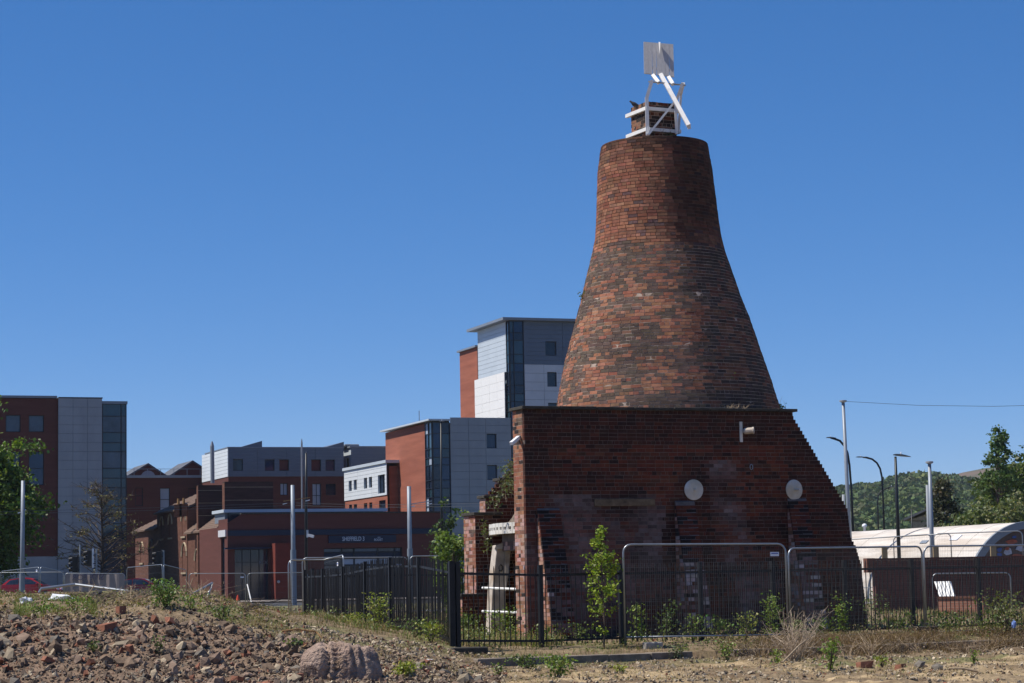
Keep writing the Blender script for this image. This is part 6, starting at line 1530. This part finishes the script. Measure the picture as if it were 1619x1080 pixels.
for k_, (px, D) in enumerate(((1165, 43.2), (1205, 43.0), (1300, 42.6), (1340, 43.2), (1420, 44.2), (1455, 44.6), (1500, 45.2), (1530, 44.4), (1605, 45.8))):
    sticks('dead_bush', px, D, 20, .34, 1.2, M_dry if k_ % 2 else M_bark, ['brown dead brush at the kerb below the right part of the widest panel', 'dead brush just left of the pale dead bush', 'dark dead brush hugging the right of the pale dead bush', 'dead brush below the right corner of the kiln', 'dead brush before the dark yard wall', 'dead brush at the dark fence foot on the right', 'dead brush in front of the low sunlit wall', 'dark dead brush on the kerb below the low sunlit wall', 'dead brush below the bramble bush at the far right'][k_], 'brush', .05, .006, 'dead brush along the right-hand kerb')
b = MB(); q0 = gpx(1237, 1050); q1 = P(1290, 1000, q0.y + 1.2); b.tube([q0 + Z * .02, q0.lerp(q1, .5) + Z * .05, q1], [.02, .016, .008], 6); tag(b.build('dry_branch', M_dry), 'thick dry branch lying in the pale dead bush', 'branch')
b = MB(); q0 = gpx(1500, 1061); q1 = gpx(1546, 1066); b.tube([q0 + Z * .02, q0.lerp(q1, .5) + Z * .05, q1 + Z * .03], [.012, .016, .02], 6); tag(b.build('dry_branch', M_dry), 'short dry stick lying on the gravel at the right', 'branch')
sticks('dead_twigs', 150, 43, 30, .3, 2.6, M_bark, 'brown tangle of twigs on the crest below the grey banner', 'twigs')
sticks('dead_twigs', 205, 44, 40, .34, 2.4, M_dry, 'heap of dead twigs along the crest of the mound', 'twigs')
sticks('dead_twigs', 318, 44, 24, .38, 1.6, M_dry, 'dead twigs round the fallen grey pipe on the mound', 'twigs')
sticks('dead_twigs', 380, 42, 30, .22, 2.2, M_bark, 'dark brushwood on the right shoulder of the mound', 'twigs')
b = MB(); b.tube([P(139, 950, 50), P(141, 938, 50), P(150, 924, 50), P(146, 915, 50)], [.02, .016, .012, .008], 5); tag(b.build('dry_stalk', M_dry), 'crooked bare stem standing in front of the grey banner', 'stem')
b = MB(); b.tube([P(237, 952, 48), P(240, 938, 48), P(233, 928, 48)], [.022, .018, .012], 5); b.tube([P(240, 938, 48), P(250, 930, 48)], [.014, .01], 5); tag(b.build('dry_stalk', M_dry), 'forked grey stem beside the dense green clump on the mound', 'stem')
b = MB(); b.tube([P(303, 951, 49), P(304, 935, 49), P(301, 925, 49), P(305, 914, 49)], [.02, .016, .012, .006], 5); tag(b.build('dry_stalk', M_dry), 'thin twisted stem in front of the old chapel wall', 'stem')
b = MB(); b.tube([P(62, 937, 51), P(65, 931, 51), P(119, 924, 51.2)], .035, 8); b.tube([P(119, 924, 51.2), P(198, 934, 50.5), P(236, 941, 49.5)], .03, 8); tag(b.build('fallen_pipe', M_galv), 'long bent grey pipe frame fallen across the mound before the banner', 'pipe')
b = MB(); b.tube([P(284, 951, 47), P(336, 922, 47.6), P(331, 936, 47.4), P(328, 945, 47.3)], .028, 8); tag(b.build('fallen_pipe', M_galv), 'short grey pipe slanting up to the right on the mound', 'pipe')
b = MB(); b.tube([P(441, 1020, 38.2), P(442, 1005, 38.2), P(446, 998, 38.3), P(470, 995, 38.5), P(500, 999, 38.6), P(508, 1008, 38.5), P(507, 1020, 38.4)], .014, 6); tag(b.build('rusty_bar', M_rust), 'bent rusty reinforcing bar looping above the boulder', 'bar')
b = MB(); b.tube([P(453, 1043, 36), P(470, 1030, 36.2), P(484, 1020, 36.4)], .018, 6); tag(b.build('rusty_bar', M_rust), 'straight rusty bar stuck in the rubble left of the boulder', 'bar')
def lump(name, px, D, sx, sy, sz, m, label, cat, seed=0, dz=.0):
    p = gp(px, D); V = []
    for v in I2v:
        v = Vector(v); k = 1 + .6 * noise.noise(v * 2.2 + Vector((seed, 2, 3))) + .5 * noise.noise(v * 5 + Vector((seed, 2, 3))); V.append((p.x + v.x * sx * k, p.y + v.y * sy * k, p.z + dz + max(-.02, v.z * sz * k + sz * .5)))
    return tag(np_mesh(name, V, I2f, m, smooth=False), label, cat)
lump('white_bag', 95, 42.5, .25, .14, .10, M_whitebag, 'crumpled white plastic bag on the crest of the mound', 'bag', 1)
lump('white_bag', 40, 41, .12, .1, .08, M_whitebag, 'smaller white plastic scrap at the far left of the mound', 'bag', 4)
lump('black_plastic', 213, 46.5, .28, .2, .14, M_black, 'heap of torn black plastic among the twigs on the mound', 'plastic', 7)
lump('black_plastic', 154, 49, .16, .12, .09, M_black, 'small black plastic lump below the grey banner', 'plastic', 8)
lump('blue_bag', 1604, 46.9, .05, .05, .10, M_bluebag, 'crumpled blue bag caught in the bramble at the far right', 'bag', 9, .25)
lump('paper_scrap', 679, 38.6, .07, .05, .03, M_whitebag, 'white paper scrap on the stones below the railings', 'litter', 10)
p = gpx(1033, 1022); t = thing('red_poppy', 'single red poppy on the kerb below the widest fence panel', 'flower', p); b = MB(); b.tube([p, p + Vector((.01, 0, .09))], .004, 4); b.build('stem', M_bark, t)
for k in range(4):
    a = k * pi / 2; b = MB(); c = p + Vector((.01, 0, .09)); d = Vector((cos(a), sin(a) * .6, .4)); s_ = Vector((-sin(a), cos(a), .2)); b.add([c, c + d * .035 - s_ * .03, c + d * .065, c + d * .035 + s_ * .03], [(0, 1, 2, 3)]); b.build('petal', M_redbit, t)
p = at(376, 122, 0); p = P(376, 950.5, 120); t = thing('traffic_cone', 'small orange traffic cone on the far verge before the shop', 'cone', p)
b = MB(); b.lathe(p, [(.11, .03), (.035, .32), (.02, .33)], 14); b.build('cone_body', M_orange, t); b = MB(); b.lathe(p, [(.083, .12), (.066, .20)], 14); b.build('white_band', M_label, t); b = MB(); b.cbox(p + Z * .015, (.24, 0, 0), (0, .24, 0), (0, 0, .03)); b.build('base', M_rubber, t)
# greenery on the kiln
def leaf_mass(name, pts, sd, n, ls, col, label, cat):
    C_ = []
    for i in range(n):
        q = random.choice(pts); C_.append((q.x + random.gauss(0, sd), q.y + random.gauss(0, sd), q.z + random.gauss(0, sd * 1.1)))
    t = thing(name, label, cat, pts[0]); V, Fq, T = leaf_cards(C_, ls, leafcol(n, col, .3, .15)); np_mesh('leaves', V, Fq, M_leaf, t, tint=T)
    b = MB()
    for q in pts: b.tube([q - Z * .28, q + Vector((random.gauss(0, .05), random.gauss(0, .05), .05)), q + Vector((random.gauss(0, .1), -.03, .22))], [.008, .005, .002], 4)
    b.build('stems', M_dry, t); return t
gpts = [P(px, py, D) for px, py, D in ((800, 748, 53.6), (810, 742, 53.2), (806, 760, 53), (795, 768, 53.4), (800, 775, 52.9), (788, 785, 53.2), (781, 795, 53.2), (812, 765, 52.6), (806, 735, 53.4), (770, 812, 54.4), (768, 800, 54.6))]
leaf_mass('overgrown_shrub', [q for q in gpts if q.z > 0][:9], .10, 420, .07, (.12, .135, .06), 'rank shrub growing over the rubble above the white ring', 'shrub')
leaf_mass('ivy', [P(769, 855, 53.4), P(767, 842, 53.5), P(771, 868, 53.2), P(765, 832, 53.6)], .06, 120, .06, (.12, .14, .04), 'ivy hanging beside the white ring and cream jamb', 'ivy')
for (px, py, k, n, lb) in ((1146, 600, .07, 70, 'green tuft growing from the right side of the kiln cone'), (919, 468, .05, 40, 'dark tuft on the left outline of the kiln cone'), (1232, 644, .06, 36, 'small tuft at the right foot of the cone')):
    a_ = (px - 1050) / 150.0 if px > 950 else -1.45
    q = P(px, py, DC - cone_r(yz(py)) * sqrt(max(.02, 1 - min(.98, ((P(px, py, DC).x - cone_c(yz(py))) / cone_r(yz(py))) ** 2))) - .03)
    leaf_mass('wall_tuft', [q, q + Vector((.06, 0, .05)), q + Vector((.12, .02, -.04))], k, n, .07, (.11, .16, .06), lb, 'tuft')
q = [kp(t_, .1, ZT + .08) for t_ in (5.3, 5.5, 5.65)]; b = MB()
for o in q:
    for i in range(12): b.tube([o + Vector((random.gauss(0, .06), 0, -.02)), o + Vector((random.gauss(0, .12), random.gauss(0, .05), random.uniform(.04, .13)))], [.004, .002], 3)
tag(b.build('dry_tuft', M_dry), 'dry grass tufts on the coping at the foot of the cone', 'tuft')
q = cp(.1, -h - .02, ZTOP + .02); leaf_mass('wall_tuft', [cp(.15, -SD / 2 - .05, ZTOP + .12), cp(.22, -SD / 2 - .05, ZTOP + .2)], .05, 60, .06, (.09, .14, .05), 'green tuft at the foot of the chimney stack', 'tuft')
sticks('dead_twigs', 0, 0, 8, .45, .3, M_dry, 'dry twigs against the front of the chimney stack', 'twigs', .0, .005, base=cp(-.02, -SD / 2 - .06, ZTOP + .02))

# ------------------------------------------------------------------ trees
def tree(name, label, base, H, crown, ncl, nleaf, lsize, cols, trunk_r, group=None, cl_r=.5, cat='tree', m=None, flat=.2, bark=None, limbs=26):
    """crown: function (u) -> a random point relative to the base, in metres"""
    t = thing(name, label, cat, base, group); b = MB()
    b.tube([base - Z * .1, base + Vector((.02 * H, 0, H * .3)), base + Vector((-.01 * H, .01 * H, H * .6)), base + Z * H * .86], [trunk_r, trunk_r * .8, trunk_r * .5, trunk_r * .12], 8)
    cl = [base + Vector(crown()) for _ in range(ncl)]
    for c in cl[:limbs]:
        hz = max(.15, min(.8, (c.z - base.z) / H - .12)); o = base + Z * H * hz; b.tube([o, o.lerp(c, .5) + Z * .04 * H * random.random(), c], [trunk_r * .28, trunk_r * .16, trunk_r * .05], 5)
    b.build('trunk', bark or M_bark, t)
    per = max(1, nleaf // ncl); C_, T_ = [], []
    for c in cl:
        base_c = np.array(random.choice(cols)); v = rng.normal(size=(per, 3)) * cl_r * np.array([1, 1, .7]) * random.uniform(.6, 1.2); C_.append(np.array(c) + v); T_.append(leafcol(per, base_c, .22, .1))
    V, Fq, T = leaf_cards(np.concatenate(C_), lsize, np.concatenate(T_), flat=flat, aspect=.7); np_mesh('crown', V, Fq, m or M_leaf, t, tint=T); return t
def ell(cx, cz, rx, rz, fill=.55, wob=.18):
    def f():
        v = Vector((random.gauss(0, 1), random.gauss(0, 1), random.gauss(0, 1))).normalized(); k = random.uniform(fill, 1.0) * (1 + random.gauss(0, wob) * .5)
        return (cx + v.x * rx * k, v.y * rx * k, cz + v.z * rz * k)
    return f
LG = [(.085, .145, .02), (.11, .175, .026), (.06, .105, .018), (.18, .25, .035)]
bp_ = at(-10, 151, .6); tree('leafy_tree', 'bright green leafy tree at the left edge before the office block', bp_, 12.4, ell(0, 6.0, 3.2, 5.9, .3, .35), 230, 24000, .27, LG, .28, cl_r=.46)
OL = [(.085, .125, .035), (.11, .145, .045), (.07, .105, .035)]; OLV = [(.14, .165, .06), (.11, .14, .05), (.17, .18, .075)]
bp_ = at(1588, 182, 0); tree('broad_tree', 'large green tree at the right behind the hut', bp_, 10.5, ell(.4, 6.0, 3.4, 4.2), 90, 9000, .32, OL, .3, cl_r=.5)
bp_ = at(1630, 186, 0); tree('broad_tree', 'tall green tree cut off by the right edge of the picture', bp_, 12, ell(0, 6.6, 3.2, 4.9), 80, 8000, .32, OL, .3, cl_r=.5)
bp_ = at(1585, 178, 0); hz_ = P(1585, 677, 178).z
def leader():
    f = random.random(); z_ = hz_ * (.62 + .38 * f); w = (1.55 * (1 - f) ** .7 * (.35 + .65 * abs(sin(f * 9))) + .12); a = random.uniform(0, 2 * pi); return (w * cos(a) + .15, w * sin(a), z_)
tree('slender_tree', 'slender tree whose thin top rises above all the others at the right', bp_, hz_, leader, 60, 2300, .26, [(.075, .125, .04), (.095, .15, .045)], .13, cl_r=.2, limbs=40)
bp_ = at(1497, 172, 0); hc = P(1495, 762, 172).z
def conic():
    f = random.random() ** 1.3; r = 2.3 * (1 - f) ** .85 + .1; a = random.uniform(0, 2 * pi); k = random.uniform(.55, 1); return (r * k * cos(a), r * k * sin(a), hc * (.16 + .84 * f))
tree('conifer', 'dark brownish conifer behind the shorter grey pole', bp_, hc, conic, 150, 7500, .24, [(.06, .07, .035), (.075, .075, .04), (.105, .09, .05), (.05, .06, .03)], .16, cl_r=.3)
for px, D, H, rx, lb, cs in ((1516, 150, 4.6, 1.6, 'low olive bush just right of the conifer above the hut roof', OLV), (1548, 148, 5.6, 2.0, 'olive bush in the middle of the row above the hut roof', OLV), (1590, 146, 6.2, 2.1, 'olive bush at the right of the row above the hut roof', OLV), (1628, 150, 6.4, 2.0, 'olive bush cut by the right edge above the hut', OLV)):
    tree('olive_bush', lb, at(px, D, 0), H, ell(0, H * .55, rx, H * .46), 60, 4200, .24, cs, .1, 'olive bushes above the hut roof', cl_r=.32, cat='bush')
tree('young_tree', 'light green young tree left of the rear brick pier', at(719, 74, 0), 3.3, ell(0, 1.75, .62, 1.45), 60, 2600, .12, [(.14, .20, .04), (.18, .25, .055), (.10, .15, .03)], .05, cl_r=.14)
tree('young_tree', 'small light green tree top showing above the rear brick pier', at(752, 70, 0), 3.7, ell(0, 3.1, .45, .55), 14, 420, .12, [(.14, .20, .04), (.18, .25, .055)], .04, cl_r=.12)
tree('young_tree', 'dark green tree behind the slim black column', at(706, 150, 0), 7.2, ell(0, 4.2, .8, 2.8), 34, 1500, .22, [(.05, .09, .025), (.08, .12, .03)], .08, cl_r=.28)
# thin bare tree with drooping side branches
bb = at(160, 152, 0); hb_ = P(160, 762, 152).z; t = thing('bare_tree', 'thin bare tree with few leaves before the concrete panels', 'tree', bb); b = MB(); C_ = []
b.tube([bb, bb + Vector((.1, 0, hb_ * .5)), bb + Vector((-.05, 0, hb_))], [.16, .09, .015], 7); b.build('trunk', M_bark, t); b = MB()
for i in range(95):
    f = random.uniform(.2, .97); o = bb + Z * hb_ * f; a = random.uniform(0, 2 * pi); L = (4.3 * (1 - f) ** .6 + .3) * random.uniform(.5, 1.1); e = o + Vector((cos(a) * L, sin(a) * L, L * random.uniform(.0, .75))); m_ = o.lerp(e, .5) + Z * .10 * L + Vector((random.gauss(0, .12), 0, random.gauss(0, .1)))
    b.tube([o, m_, e], [.036, .024, .01], 3)
    for k in range(13):
        q = m_.lerp(e, random.random()); b.tube([q, q + Vector((random.gauss(0, .35), random.gauss(0, .35), random.uniform(-.15, .4)))], [.014, .006], 3)
        if random.random() < .28: C_ += [(q.x + random.gauss(0, .12), q.y + random.gauss(0, .12), q.z + random.gauss(0, .1)) for _ in range(3)]
b.build('branches', M_bark, t); V, Fq, T = leaf_cards(C_, .13, leafcol(len(C_), (.20, .17, .05), .3, .1)); np_mesh('leaves', V, Fq, M_leaf, t, tint=T)

# ------------------------------------------------------------------ a little air between here and the hill
hz = MB(); hz.box((-9100, -3100, -1.6), (18200, 0, 0), (0, 12200, 0), (0, 0, 130))
air = bpy.data.materials.new('thin_air'); air.use_nodes = True; nt = air.node_tree
for n_ in list(nt.nodes):
    if n_.type != 'OUTPUT_MATERIAL': nt.nodes.remove(n_)
pv = nt.nodes.new('ShaderNodeVolumePrincipled'); pv.inputs['Color'].default_value = (.80, .88, 1, 1); pv.inputs['Density'].default_value = .00007; pv.inputs['Anisotropy'].default_value = .2
nt.links.new(pv.outputs[0], [n_ for n_ in nt.nodes if n_.type == 'OUTPUT_MATERIAL'][0].inputs['Volume'])
hob = hz.build('haze', air); hob['kind'] = 'stuff'
